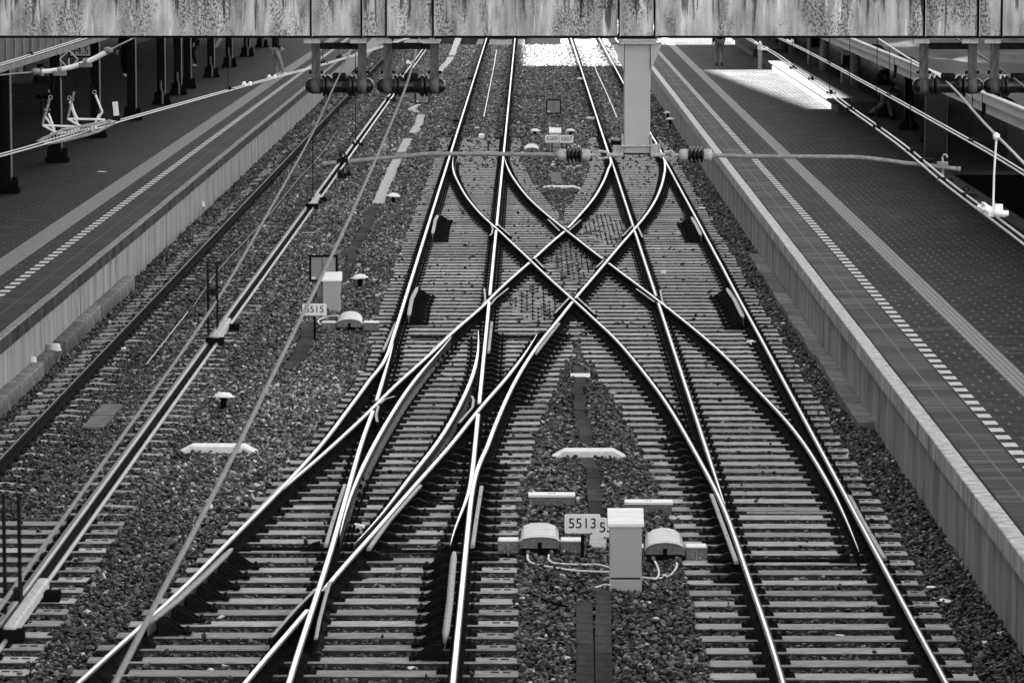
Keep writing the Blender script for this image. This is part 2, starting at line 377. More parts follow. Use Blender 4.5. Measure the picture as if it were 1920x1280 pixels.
# footing ledges at the foot of the walls
def ledge(y0, y1, xin, xout, z, label, step=.95):
    t = empty('concrete_ledge', (xin, (y0+y1)/2, z), label=label, cat='ledge'); y = y0; k = 0
    while y < y1:
        m = MB(); m.box((0, 0, -.14), (abs(xout-xin)*(1+.04*rng.normal()), step-.02, .28), bev=.01)
        o = m.build('slab', M['ledge'], t); o.location = ((xout-xin)/2+.015*rng.normal(), y+step/2-(y0+y1)/2, .01*rng.normal()); y += step; k += 1
    return t
ledge(50.2, 73.5, 4.80, 4.53, -.10, 'row of flat concrete slabs along the foot of the right-hand platform wall', 1.9)
ledge(43, 69, -7.63, -7.42, .03, 'long concrete ledge along the foot of the left-hand platform wall', 2.6)
# stair pit on the right
m = MB(); m.box((15, 53, -2.4), (11, 66, .2)); m.box((9.44, 53.9, -.8), (.1, 64, 3.0)); m.box((15, 86.05, -.8), (11, .1, 3.0)); tag(m.build('stairwell_floor', M['black']), kind='structure')
m = MB(); m.box((9.53, 53.9, PZ+.06), (.16, 64, .13)); tag(m.build('kerb', M['ductmid']), kind='structure')

# ------------------------------------------------------------------ rails
RP = [(0,0),(.012,-.0006),(.021,-.002),(.029,-.006),(.0345,-.014),(.0355,-.036),(.012,-.047),(.009,-.06),(.009,-.12),(.02,-.135),(.066,-.149),(.070,-.159)]
PROF = RP + [(-x, z) for x, z in RP[::-1][:-1]]
nP = len(PROF)
def rail_mats(core):
    o = []
    for k in range(nP):
        a, b = PROF[k], PROF[(k+1) % nP]; c = abs(a[0]+b[0])/2; top = a[1] > -.018 and b[1] > -.018
        o.append(0 if top and c < core else 2 if top else 1)
    return o
pxr = {
'AL': [(910,72.5),(887.5,147.5),(861,220),(846,280),(841.7,296),(826.7,346.7),(815,383),(801.7,426.7),(797,445),(780,503),(770,533),(760,566.7),(750.8,600),(735,640),(720,668),(700,701.7),(676.7,735),(648,771.7),(621.7,810),(606.7,828),(576.7,863),(546.7,893),(520,923),(490,953),(471.7,971.7),(446,996),(402.6,1037.7),(381,1066),(327.8,1116.7),(280,1158),(218,1211.7),(149.7,1275.5),(95,1325)],
'AR': [(963.75,75),(957.5,135),(951,200),(946,260),(943,292.5),(940,326.7),(937.5,363),(934,401.7),(931,426.7),(926,471.7),(922.5,506.7),(920,540),(917.5,565),(916.7,590),(912.5,623),(909,655),(905,700),(901.7,736.7),(898.5,762),(896.8,790),(893.5,815),(891.7,833),(886.7,860),(880.8,890),(873,920),(866.7,940),(858.5,965),(849.8,990),(844,1021)],
'PQ': [(737.5,640),(736,652),(726.7,680),(718,710),(710,736.7),(703,760),(697,778),(686.7,800),(678,826.7),(668,860),(656.7,901.7),(648,933),(636.7,971.7),(632,991),(621.7,1027),(611,1061),(601,1090),(590,1125),(578,1164),(565,1200),(554.7,1231),(544,1267),(535,1300)],
'C1': [(850,293),(848,310),(851.7,326.7),(860,343),(873,366.7),(890,388),(906.7,406.7),(920,418),(936.7,431.7),(953,448),(976.7,470),(1003,495),(1020,511.7),(1040,530),(1072,558.5),(1100,583),(1118,601.7),(1146.7,625),(1173,655),(1196.7,683),(1221.7,715),(1243,743),(1263,775),(1283,808),(1293,826.7),(1313,863),(1331.7,896.7),(1350,930),(1365,968.5),(1380,1010),(1392.5,1047.5),(1407.5,1092.5),(1427.5,1147.5),(1447.5,1205),(1467.5,1276),(1475,1300)],
'C2': [(945,293),(950,310),(958,326.7),(971.7,346.7),(990,370),(1015,393),(1036.7,411),(1064,433),(1090,453),(1113,471.7),(1137,488.5),(1175,518),(1208,541.7),(1240,566.5),(1283,600.5),(1321,631),(1356.7,663),(1386.7,693),(1416.7,726.7),(1446.7,757),(1472,783),(1495,811),(1516.7,841.7),(1538,876.7),(1556.7,910),(1573,940),(1586.7,970),(1597.5,995),(1611,1032)],
'C3': [(1072.5,75),(1090,130),(1110,190),(1127.5,245),(1137,272),(1143,288),(1143,303),(1140,320),(1131.7,340),(1116.7,366.7),(1100,388),(1081.7,408),(1062.5,430),(1035,452),(1003,482),(961.7,518),(928,548),(911,569),(895,581.7),(866.7,606),(843,625.5),(826.7,645),(800,668),(773,693),(743,718),(723,738),(703,760),(676.7,785),(648,811),(621.7,835),(595,860),(568,882),(546.7,898),(528,914),(497,944),(470,970),(446,992)],
'E':  [(846,630),(838,642),(810,671.7),(780,706.7),(756.7,738),(740,765),(723,793),(706.7,820),(690,853),(673,886.7),(660,916.7),(650,945),(641,980),(637,1001)],
'C4': [(1127.5,75),(1150,120),(1172.5,165),(1212.5,230),(1230,262),(1240,283),(1246.7,300),(1247.5,316.7),(1243,340),(1235,363),(1221.7,388),(1207,408),(1189,429),(1153,470),(1140,486),(1106.7,525),(1076,560),(1050,595),(1028,620),(1003,651.7),(983,683),(966.7,710),(953,738),(941.7,763),(931.7,786.7),(923,810),(915,828),(905,860),(896.7,893),(890,920),(883,960),(877.5,1021.7),(869.6,1077),(861.7,1148),(855.7,1215.7),(849.8,1275),(848,1300)],
'S':  [(1006.7,625),(991.7,651.7),(976.7,671.7),(958,696.7),(938,721.7),(916.7,743),(897,766),(884,783),(866,806),(848,830),(826.7,853),(803,880),(780,905),(753,935),(723,970),(709,988.7),(678,1022),(647.5,1053),(624,1080),(600,1112),(567.6,1153.7),(534,1189.7),(503,1223),(477,1254),(456.7,1278.7),(440,1300)],
'E2': [(896.7,617),(898,641.7),(895.8,666.7),(890,693),(880,720),(868,746.7),(853,775),(843,793),(828,816.7),(811.7,840),(793,863),(770,890),(745,920),(731,946.5),(691,990),(664,1017)],
'BL': [(1149,293),(1151.7,310),(1156.7,331.7),(1165,356.7),(1173,381.7),(1181.7,405),(1190,428),(1201.7,468),(1213,505),(1221.7,530),(1231,558),(1238,580),(1246.7,603),(1255,630),(1271.7,673),(1281.7,703),(1290,736.7),(1300,770),(1316.7,823),(1328,853),(1340,888),(1350,915),(1360,943),(1368,966.7)],
'BR': [(1241,285),(1256.7,315),(1273,346.7),(1290,375),(1306.7,405),(1340,468),(1363,522),(1400,591),(1428,635),(1446.7,671.7),(1483,738),(1521.7,808),(1540,843),(1581.7,920),(1606.7,970),(1627.5,1005),(1650,1047.5),(1672.5,1092.5),(1697.5,1147.5),(1724,1195),(1772.5,1275),(1785,1300)],
'ZL': [(741,75),(640,187),(600,230),(533,303),(473,363),(420,416.7),(309,542),(172,693),(103,762),(27.5,833),(-60,915)],
'ZR': [(796,75),(735,190),(563.7,400),(481,503),(385,637),(309,737),(244,836.6),(100,1040),(-10,1190)],
}
CONST = {'AL': -2.19, 'AR': -.685, 'BL': 2.31, 'BR': 3.785, 'C4': -.675, 'C3': 2.29, 'ZL': -6.70, 'ZR': -5.19, 'PQ': None}
RY = {}; RX = {}
for k, pts in pxr.items():
    W = sorted([(U(x, y, 0).y, U(x, y, 0).x) for x, y in pts]); ys = np.array([a for a, b in W]); xs = np.array([b for a, b in W])
    if k in ('ZL', 'ZR'): yy = np.arange(24, 240, .5); xx = np.full(len(yy), CONST[k])
    else:
        yy = np.arange(ys[0], ys[-1]+.01, .25); xx = np.interp(yy, ys, xs)
        # far ends are extended straight towards the horizon
        g = np.exp(-.5*(np.arange(-12, 13)/5.0)**2); g /= g.sum()
        n = 12; ext = np.concatenate([2*xx[0]-xx[n:0:-1], xx, 2*xx[-1]-xx[-2:-n-2:-1]]); xx = np.convolve(ext, g, 'valid')
        c = CONST.get(k)
        if c is not None:
            d = xx-c; t = np.clip(np.abs(d)/.16, 0, 1); xx = c + d*(t*t*(3-2*t))
    fc = {'AL': -2.19, 'AR': -.685, 'C3': 2.29, 'C4': 3.785}.get(k)
    if fc is not None: ys_f = U(900, 292, 0).y; tt = np.clip((yy-ys_f)/9, 0, 1); xx = xx*(1-tt)+fc*tt
    RY[k], RX[k] = yy, xx
# far straight parts (beyond the frame's top edge nothing is drawn)
for k, c in (('AL', -2.19), ('AR', -.685), ('C3', 2.29), ('C4', 3.785)):
    top = RY[k][-1]; e = np.arange(top+.5, 235, 1.0)
    RY[k] = np.concatenate([RY[k], e]); RX[k] = np.concatenate([RX[k], np.full(len(e), c)])
def rx(k, y): return float(np.interp(y, RY[k], RX[k])) if RY[k][0] <= y <= RY[k][-1] else None
cuts = {k: [] for k in RY}
def cut(keep, k, thr=.038):
    yy = RY[k]; m = (yy >= RY[keep][0]) & (yy <= RY[keep][-1]); d = np.abs(RX[k]-np.interp(yy, RY[keep], RX[keep])); bad = m & (d < thr)
    if bad.any(): cuts[k].append((yy[bad].min()-.08, yy[bad].max()+.08))
for a, b in (('C1', 'AR'), ('C2', 'C3'), ('C1', 'C3'), ('C4', 'C2'), ('C4', 'BL'), ('C2', 'BL'), ('C1', 'C4'), ('C3', 'AR'), ('C3', 'PQ'), ('S', 'AR')): 
    if not (a in ('C3',) and b == 'x'): cut(a, b)
cut('PQ', 'S')
tz = empty('railway_track', (-5.94, 60, 0), label='plain railway track on dipped concrete sleepers beside the left-hand platform', cat='railway track')
ta = empty('railway_track', (-1.43, 60, 0), label='railway track left of centre, on pale wooden sleepers, splitting into several lines towards the viewer', cat='railway track')
tb = empty('railway_track', (3.03, 60, 0), label='railway track running next to the bright right-hand platform edge', cat='railway track')
tc_ = empty('track_crossover', (.8, 65, 0), label='X-shaped scissors crossover of four crossing rails between the two middle tracks', cat='track crossover')
owner = {'AL': ta, 'AR': ta, 'PQ': ta, 'E': ta, 'S': ta, 'E2': ta, 'BL': tb, 'BR': tb, 'ZL': tz, 'ZR': tz, 'C1': tc_, 'C2': tc_, 'C3': tc_, 'C4': tc_}
tips = {'PQ': (1, 0), 'C1': (1, 0), 'C2': (1, 1), 'E': (1, 1), 'E2': (1, 1), 'BL': (1, 1), 'BR': (0, 0), 'AR': (0, 1), 'C3': (0, 1), 'S': (1, 0)}   # (far, near) ends are tapered blades
zoff = {k: -.0009*i for i, k in enumerate(RY)}
def local(o, par): o.location = -Vector(par.location)
def add_rail(k, mb):
    yy, xx = RY[k], RX[k]; segs = []; s = 0
    keep = np.ones(len(yy), bool)
    for a, b in cuts[k]: keep &= ~((yy > a) & (yy < b))
    i = 0
    while i < len(yy):
        if keep[i]:
            j = i
            while j+1 < len(yy) and keep[j+1]: j += 1
            if j > i: segs.append((i, j))
            i = j+1
        else: i += 1
    far, near = tips.get(k, (0, 0))
    for a, b in segs:
        path, sc = [], []
        for q in range(a, b+1):
            y = yy[q]; s_ = 1.0; dz = 0
            if near: d = y-yy[0]; s_ = min(s_, .22+.78*min(1, d/5.0)); dz -= .006*max(0, 1-d/5.0)
            if far: d = yy[-1]-y; s_ = min(s_, .22+.78*min(1, d/5.0)); dz -= .006*max(0, 1-d/5.0)
            path.append((xx[q], y, zoff[k]+dz)); sc.append(s_)
        RM = rail_mats(.010 if k in ('BL', 'BR', 'C1', 'C2', 'ZL', 'ZR') else .022); mb.sweep(path, PROF, sc, RM+[1])
for k in RY:
    mb = MB(); add_rail(k, mb); o = mb.build('rail', [M['raildull'] if k in ('ZL', 'ZR') else M['railtop'], M['bladeside'] if k in ('E', 'E2') else M['railblack'] if k in ('ZL', 'ZR') else M['railside'], M['railblack'] if k in ('ZL', 'ZR') else M['railshoulder']], owner[k]); local(o, owner[k])
# wing rails beside the crossings, check rails and covers
WP = [(0,0),(.018,-.001),(.024,-.008),(.024,-.05),(.008,-.06),(.008,-.14),(.05,-.15),(.05,-.159)]
WPROF = WP + [(-x, z) for x, z in WP[::-1][:-1]]
def pxpath(pts, z, step=.25):
    W = sorted([(U(x, y, z).y, U(x, y, z).x) for x, y in pts]); ys = np.array([a for a, b in W]); xs = np.array([b for a, b in W])
    n = max(3, int((ys[-1]-ys[0])/step)); yy = np.linspace(ys[0], ys[-1], n); return [(float(np.interp(y, ys, xs)), float(y), z) for y in yy]
wings = [([(918,442),(922.5,437),(924,427),(920,419)], ta), ([(931,417),(937,424),(958,442)], tc_), ([(1027.5,411),(1050,433)], tc_), ([(1066.7,432),(1089,412)], tc_),
 ([(1186.7,422),(1166.7,443)], tc_), ([(1195,423),(1205,445)], tb), ([(1003,484),(1020,502)], tc_), ([(1131.7,487.5),(1116.7,502)], tc_), ([(1068,557),(1040,587)], tc_), ([(1082,557),(1117,589)], tc_),
 ([(1193,541),(1228,566)], tc_), ([(1238,543),(1241.7,563),(1250,578)], tb), ([(908,540),(910,563),(904,573)], ta), ([(953,540),(928,560),(919,572)], tc_),
 ([(709,760),(705,778),(707.5,791)], ta), ([(711,757),(721,748),(740,742)], ta), ([(885,742),(888,750),(886,763),(860,793)], ta), ([(593,1102),(552,1143),(507,1195)], ta), ([(619,1089),(611,1115),(599,1161),(592,1198)], ta)]
for pts, ow in wings:
    mb = MB(); mb.sweep(pxpath(pts, -.004, .12), WPROF, None, [0 if abs(WPROF[k][0]+WPROF[(k+1) % len(WPROF)][0]) < .03 and WPROF[k][1] > -.02 else 1 for k in range(len(WPROF))]+[1])
    o = mb.build('wing_rail', [M['iron2'], M['iron']], ow); local(o, ow)
covers = [[(741.7,605),(718,656.7)],[(922,602.5),(916,659)],[(1048,605),(1004,661.7)],[(531.7,905),(466.7,971.7)],[(646.7,906.7),(625,972),(611,1021)],[(788,908),(730,972.5),(691,1027)],
 [(903,910),(893,972),(886,1022)],[(1334,925),(1351.7,972.5),(1381,1052)],[(1593,927.5),(1616.7,972.5),(1659,1045)],[(868,603),(808,658)],[(1230,290),(1254,301)]]
for i, pts in enumerate(covers):
    mb = MB(); pth = pxpath(pts, -.02); mb.sweep(pth, [(0,0),(.022,-.002),(.024,-.03),(-.024,-.03),(-.022,-.002)], None, None)
    for q in range(0, len(pth), 6): mb.box((pth[q][0], pth[q][1], -.013), (.02, .03, .016))
    ow = tb if i in (7, 8, 10) else ta; o = mb.build('lock_cover', M['galvlight'], ow); local(o, ow)

# ------------------------------------------------------------------ sleepers, baseplates, braces
def bplate():
    m = MB(); m.box((0, 0, .008), (.36, .17, .016), bev=.004)
    for s in (-1, 1):
        m.box((s*.105, 0, .03), (.05, .11, .03), top=(.6, .8)); m.lathe((s*.115, .035, .03), [(.0, .045), (.018, .045), (.018, 0)], 6); m.lathe((s*.115, -.035, .03), [(.0, .045), (.018, .045), (.018, 0)], 6)
        m.box((s*.155, .05, .024), (.03, .03, .02)); m.box((s*.155, -.05, .024), (.03, .03, .02))
    o = m.build('baseplate', M['iron']); me = o.data; bpy.data.objects.remove(o); return m, me
bp_mb, bp_me = bplate()
SZ = -.178          # sleeper top
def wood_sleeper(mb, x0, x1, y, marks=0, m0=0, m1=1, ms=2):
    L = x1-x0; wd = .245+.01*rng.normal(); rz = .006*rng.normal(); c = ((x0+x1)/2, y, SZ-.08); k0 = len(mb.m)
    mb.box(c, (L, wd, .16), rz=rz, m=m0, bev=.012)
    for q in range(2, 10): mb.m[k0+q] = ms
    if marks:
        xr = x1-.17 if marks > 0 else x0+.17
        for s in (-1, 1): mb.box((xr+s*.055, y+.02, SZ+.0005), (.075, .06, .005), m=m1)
def conc_sleeper(mb, xc, y, m0=0):
    hw = 1.26; prof = [(-hw, -.028), (-.95, -.012), (-.55, -.010), (-.3, -.036), (0, -.048), (.3, -.036), (.55, -.010), (.95, -.012), (hw, -.028)]
    vs = []; fs = []; dz = .008*rng.normal()
    for (x, z) in prof:
        for (yy, zz) in ((-.14, -.2), (-.085, z), (.085, z), (.14, -.2)): vs.append((xc+x, y+yy, SZ+.012+zz+dz))
    for i in range(len(prof)-1):
        for k in range(3): fs.append((i*4+k, (i+1)*4+k, (i+1)*4+k+1, i*4+k+1))
    fs += [(0, 1, 2, 3), tuple(4*(len(prof)-1)+k for k in (3, 2, 1, 0))]
    mb.add(vs, fs, m0)
def rows(py0, z=SZ, n0=-3, ymax=200): y0 = U(900, py0, z).y; return [y0+.6*i for i in range(n0, int((ymax-y0)/.6))]
yA620 = U(750, 622, 0).y; yZflat = U(200, 945, 0).y; y245 = U(900, 247, 0).y; y290 = U(900, 290, 0).y; yD0 = U(1000, 620, 0).y; yD1 = U(1000, 400, 0).y
sleeper_spans = []     # (x0, x1, y) for the stone layout
def emit(tr, spec, wood=True):
    """spec: list of (y, x0, x1, xs_of_rails, marks)"""
    px_, py_ = tr.location.x, tr.location.y
    rest = MB(); nind = 0
    spec = sorted(spec)
    vis = [s for s in spec if s[0] > 31.5]
    ind = set(id(s) for s in vis[:100])
    for s in spec:
        y, x0, x1, xs, mk, wd = s; sleeper_spans.append((x0, x1, y, wd))
        if id(s) in ind or y <= 31.5 and False:
            mb = MB(); (wood_sleeper(mb, x0-px_, x1-px_, 0, mk) if wd else conc_sleeper(mb, (x0+x1)/2-px_, 0))
            o = mb.build('sleeper', [M['wood'] if wd else M['concrete_sleeper'], M['mark'], M['woodside']], tr); o.location = (0, y-py_, 0)
            for q, x in enumerate(xs):
                c = bpy.data.objects.new('baseplate', bp_me); COL.objects.link(c); c.parent = o; c.location = (x-px_, 0, SZ+.0005+.002*(q % 2))
                if not wd: c.scale = (.62, 1, .8)
        else:
            (wood_sleeper(rest, x0-px_, x1-px_, y-py_, mk, 0, 2, 4) if wd else conc_sleeper(rest, (x0+x1)/2-px_, y-py_, 1))
            for q, x in enumerate(xs):
                if y < 120:
                    k = .62 if not wd else 1; rest.add([((v[0]*k)+x-px_, v[1]+y-py_, v[2]+SZ+.0005+.002*(q % 2)) for v in bp_mb.v], bp_mb.f, 3)
                else: rest.box((x-px_, y-py_, SZ+.02), (.30, .16, .04), m=3)
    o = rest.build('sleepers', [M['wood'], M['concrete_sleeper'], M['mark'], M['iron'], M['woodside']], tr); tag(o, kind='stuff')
Arails = ['AL', 'AR', 'PQ', 'E', 'S', 'E2', 'C1', 'C2', 'C3', 'C4']; Brails = ['BL', 'BR', 'C1', 'C2', 'C3', 'C4']
specA, specB, specZ = [], [], []
for i, y in enumerate(rows(1260.6)):
    xs = sorted(x for x in (rx(k, y) for k in Arails) if x is not None and x < .82)
    if not xs: continue
    mid = yD0 < y < yD1
    x0 = xs[0] - (.34 if y < yA620 else .47) + .02*rng.normal()
    if y > y290: x0, x1 = -2.69+.02*rng.normal(), -.18+.02*rng.normal()
    else:
        x1 = min(xs[-1]+.56, .74)+.02*rng.normal()
        if y > yD0: x1 = .80 + (.16 if i % 2 else -.16) if mid else max(-.18, min(xs[-1]+.56, .74))
    specA.append((y, x0, x1, xs, 1 if (y < U(900, 830, 0).y and xs[-1] > -.8 and rng.random() < .93) else 0, y < y245))
for i, y in enumerate(rows(1266)):
    xs = sorted(x for x in (rx(k, y) for k in Brails) if x is not None and x > .78)
    if not xs: continue
    mid = yD0 < y < yD1
    if y > y290: x0, x1 = 1.78+.02*rng.normal(), 4.28+.02*rng.normal()
    else:
        x0 = max(xs[0]-.60, .86)+.02*rng.normal(); x1 = 3.785+.43+.03*rng.normal()
        if mid: x0 = .84 + (.16 if i % 2 else -.16)
    specB.append((y+(.03 if mid else 0), x0, x1, xs, 1 if (U(1500, 1130, 0).y < y < U(1500, 655, 0).y) else 0, y < y245))
for y in rows(1260):
    wd = y < yZflat; specZ.append((y, -5.945-1.27, -5.945+1.27, [-6.70, -5.19], 1 if wd and rng.random() < .7 else 0, wd))
emit(tz, specZ); emit(ta, specA); emit(tb, specB)

for (cx, cy, hw, hh) in ((1130, 432, 50, 32), (1070, 492, 50, 46), (1000, 573, 56, 42)):
    y0, y1 = U(cx, cy+hh, SZ).y, U(cx, cy-hh, SZ).y; mb = MB(); y = y0; q = 0
    while y < y1:
        x = -1.0
        while x < 3:
            xx_ = x+(.10 if q % 2 else 0)
            v_ = (xx_, y); c_ = U(cx, cy, SZ); sy = (y1-y0)/2; sx_ = U(cx+hw, cy, SZ).x-c_.x
            if abs(xx_-c_.x)/sx_+abs(y-(y0+y1)/2)/sy < 1 and rng.random() < .93: mb.box((xx_-tc_.location.x, y-tc_.location.y, SZ+.012+.004*rng.normal()), (.15, .13, .03), m=int(rng.random() < .3)); mb.box((xx_-tc_.location.x+.085, y-tc_.location.y, SZ+.03), (.03, .10, .035), m=2)
            x += .20
        y += .30; q += 1
    mb.build('infill_blocks', [M['wood'], M['ductmid'], M['iron']], tc_)
def wedge(mb, x, y, sg, reach, top=-.075, wdt=.10, zb=-.165):
    reach *= .8; mb.box((x+sg*reach*.5, y, zb+.012), (reach+.06, .17, .022)); mb.lathe((x+sg*(reach-.03), y+.045, zb+.02), [(0, .035), (.016, .035), (.016, 0)], 6); mb.lathe((x+sg*(reach-.03), y-.045, zb+.02), [(0, .035), (.016, .035), (.016, 0)], 6)
    x0 = x; x1 = x+sg*.09; x2 = x+sg*reach
    poly = [(x0, y-wdt/2, zb), (x0, y-wdt/2, top-.02), (x1, y-wdt/2, top), (x2-sg*.06, y-wdt/2, zb+.03), (x2, y-wdt/2, zb)]
    mb.prism(poly, (0, 0, 0), (0, wdt, 0))
def plates(mb, x, y, sg, reach, top, zb=-.165):       # two thin gussets with a web between
    for dy in (-.085, .07): 
        poly = [(x, y+dy, zb), (x, y+dy, top), (x+sg*.07, y+dy, top), (x+sg*reach, y+dy, zb+.02), (x+sg*reach, y+dy, zb)]
        mb.prism(poly, (0, 0, 0), (0, .015, 0))
    poly = [(x, y-.07, zb), (x, y-.07, top-.03), (x+sg*.03, y-.07, top-.03), (x+sg*(reach-.07), y-.07, zb)]
    mb.prism(poly, (0, 0, 0), (0, .14, 0))
    mb.box((x+sg*(reach+.015), y, zb+.02), (.07, .17, .04)); mb.lathe((x+sg*(reach+.01), y+.03, zb+.04), [(0, .03), (.016, .03), (.016, 0)], 6); mb.lathe((x+sg*(reach+.01), y-.04, zb+.04), [(0, .03), (.016, .03), (.016, 0)], 6)
rA = [s[0] for s in specA]; rB = [s[0] for s in specB]
for (k, sg, p0, p1, rr, tr, rch) in [('AR', 1, 745, 610, rA, ta, .33), ('C4', 1, 740, 612, rA, ta, .36), ('S', 1, 1035, 822, rA, ta, .34), ('C4', 1, 1035, 842, rA, ta, .36), ('C1', -1, 1060, 795, rB, tb, .34)]:
    ya, yb = U(900, p0, 0).y, U(900, p1, 0).y
    for y in rr:
        if ya < y < yb and rx(k, y) is not None:
            mb = MB(); x = rx(k, y); wedge(mb, x+sg*.035-tr.location.x, 0, sg, rch); o = mb.build('rail_brace', M['iron'], tr); o.location = (0, y-tr.location.y, 0)
# raised check rails on fans of gussets
for (pts, sg, rr, tr, far) in [([(821,403),(816,412),(811,438)], 1, rA, ta, 1), ([(782.5,538),(772,560),(766,592)], 1, rA, ta, 1), ([(1296.7,406.7),(1305,420),(1315,441)], -1, rB, tb, 1), ([(1363,540),(1378,562),(1394,595)], -1, rB, tb, 1),
                         ([(852,1033),(849,1060),(843,1130),(834,1198)], -1, rA, ta, 0), ([(434.6,1027),(380,1080),(330,1125),(277,1167)], 1, rA, ta, 0)]:
    pth = pxpath(pts, .015, .2); mb = MB(); n = len(pth)
    sc = [min(1, .45+min(i, n-1-i)*.3) for i in range(n)]
    mb.sweep(pth, [(-.035, 0), (.035, 0), (.035, -.03), (.012, -.045), (.012, -.13), (-.012, -.13), (-.012, -.045), (-.035, -.03)], sc, None)
    o = mb.build('check_rail', M['iron2'], tr); local(o, tr)
    y0, y1 = pth[0][1], pth[-1][1]; xs_ = np.array([p[0] for p in pth]); ys_ = np.array([p[1] for p in pth])
    for y in rr:
        if y0-.2 < y < y1+.2:
            g = MB(); plates(g, float(np.interp(y, ys_, xs_))+sg*.02-tr.location.x, 0, sg, .27, -.01); o = g.build('gusset', M['iron'], tr); o.location = (0, y-tr.location.y, 0)

# ------------------------------------------------------------------ ballast stones (one object; each stone is an instance of six irregular shapes)
stone_col = bpy.data.collections.new("ballast_stone_shapes")
def grain_mat():
    m = bpy.data.materials.new('ballast_stone'); m.use_nodes = True; nt = m.node_tree; L = nt.links.new; b = nt.nodes['Principled BSDF']
    a = N(nt, 'Attribute', attribute_type='INSTANCER', attribute_name='tone'); 
    tc = N(nt, 'TexCoord'); n = N(nt, 'TexNoise'); n.inputs['Scale'].default_value = 2.2; n.inputs['Detail'].default_value = 5; L(tc.outputs['Object'], n.inputs[0])
    mr = N(nt, 'MapRange'); L(n.outputs[0], mr.inputs[0]); mr.inputs[1].default_value = .3; mr.inputs[2].default_value = .7; mr.inputs[3].default_value = .7; mr.inputs[4].default_value = 1.3
    mu = N(nt, 'Math', operation='MULTIPLY'); L(a.outputs['Fac'], mu.inputs[0]); L(mr.outputs[0], mu.inputs[1])
    cc = N(nt, 'CombineColor'); [L(mu.outputs[0], cc.inputs[i]) for i in range(3)]; L(cc.outputs[0], b.inputs['Base Color']); b.inputs['Roughness'].default_value = .5; b.inputs['Specular IOR Level'].default_value = .3
    return m
gm = grain_mat()
for i in range(8):
    bm = bmesh.new(); sx, sy, sz = random.uniform(.55, .72), random.uniform(.34, .46), random.uniform(.24, .36)
    for q in range(13):
        d = Vector((random.gauss(0, 1), random.gauss(0, 1), random.gauss(0, 1))).normalized(); bm.verts.new((d.x*sx, d.y*sy, d.z*sz))
    h = bmesh.ops.convex_hull(bm, input=bm.verts[:]); bmesh.ops.delete(bm, geom=list({g for g in h['geom_interior'] if isinstance(g, bmesh.types.BMVert)}), context='VERTS')
    me = bpy.data.meshes.new('ballast_stone'); bm.to_mesh(me); bm.free(); me.materials.append(gm)
    o = bpy.data.objects.new('ballast_stone', me); stone_col.objects.link(o)
def vnoise(x, y, s, seed):
    r = np.random.default_rng(seed).random((400, 400)); xi = (x/s+100.3) % 399; yi = (y/s+50.7) % 399
    x0 = xi.astype(int); y0 = yi.astype(int); fx = xi-x0; fy = yi-y0; fx = fx*fx*(3-2*fx); fy = fy*fy*(3-2*fy); x1 = (x0+1) % 400; y1 = (y0+1) % 400
    return (r[x0, y0]*(1-fx)+r[x1, y0]*fx)*(1-fy)+(r[x0, y1]*(1-fx)+r[x1, y1]*fx)*fy
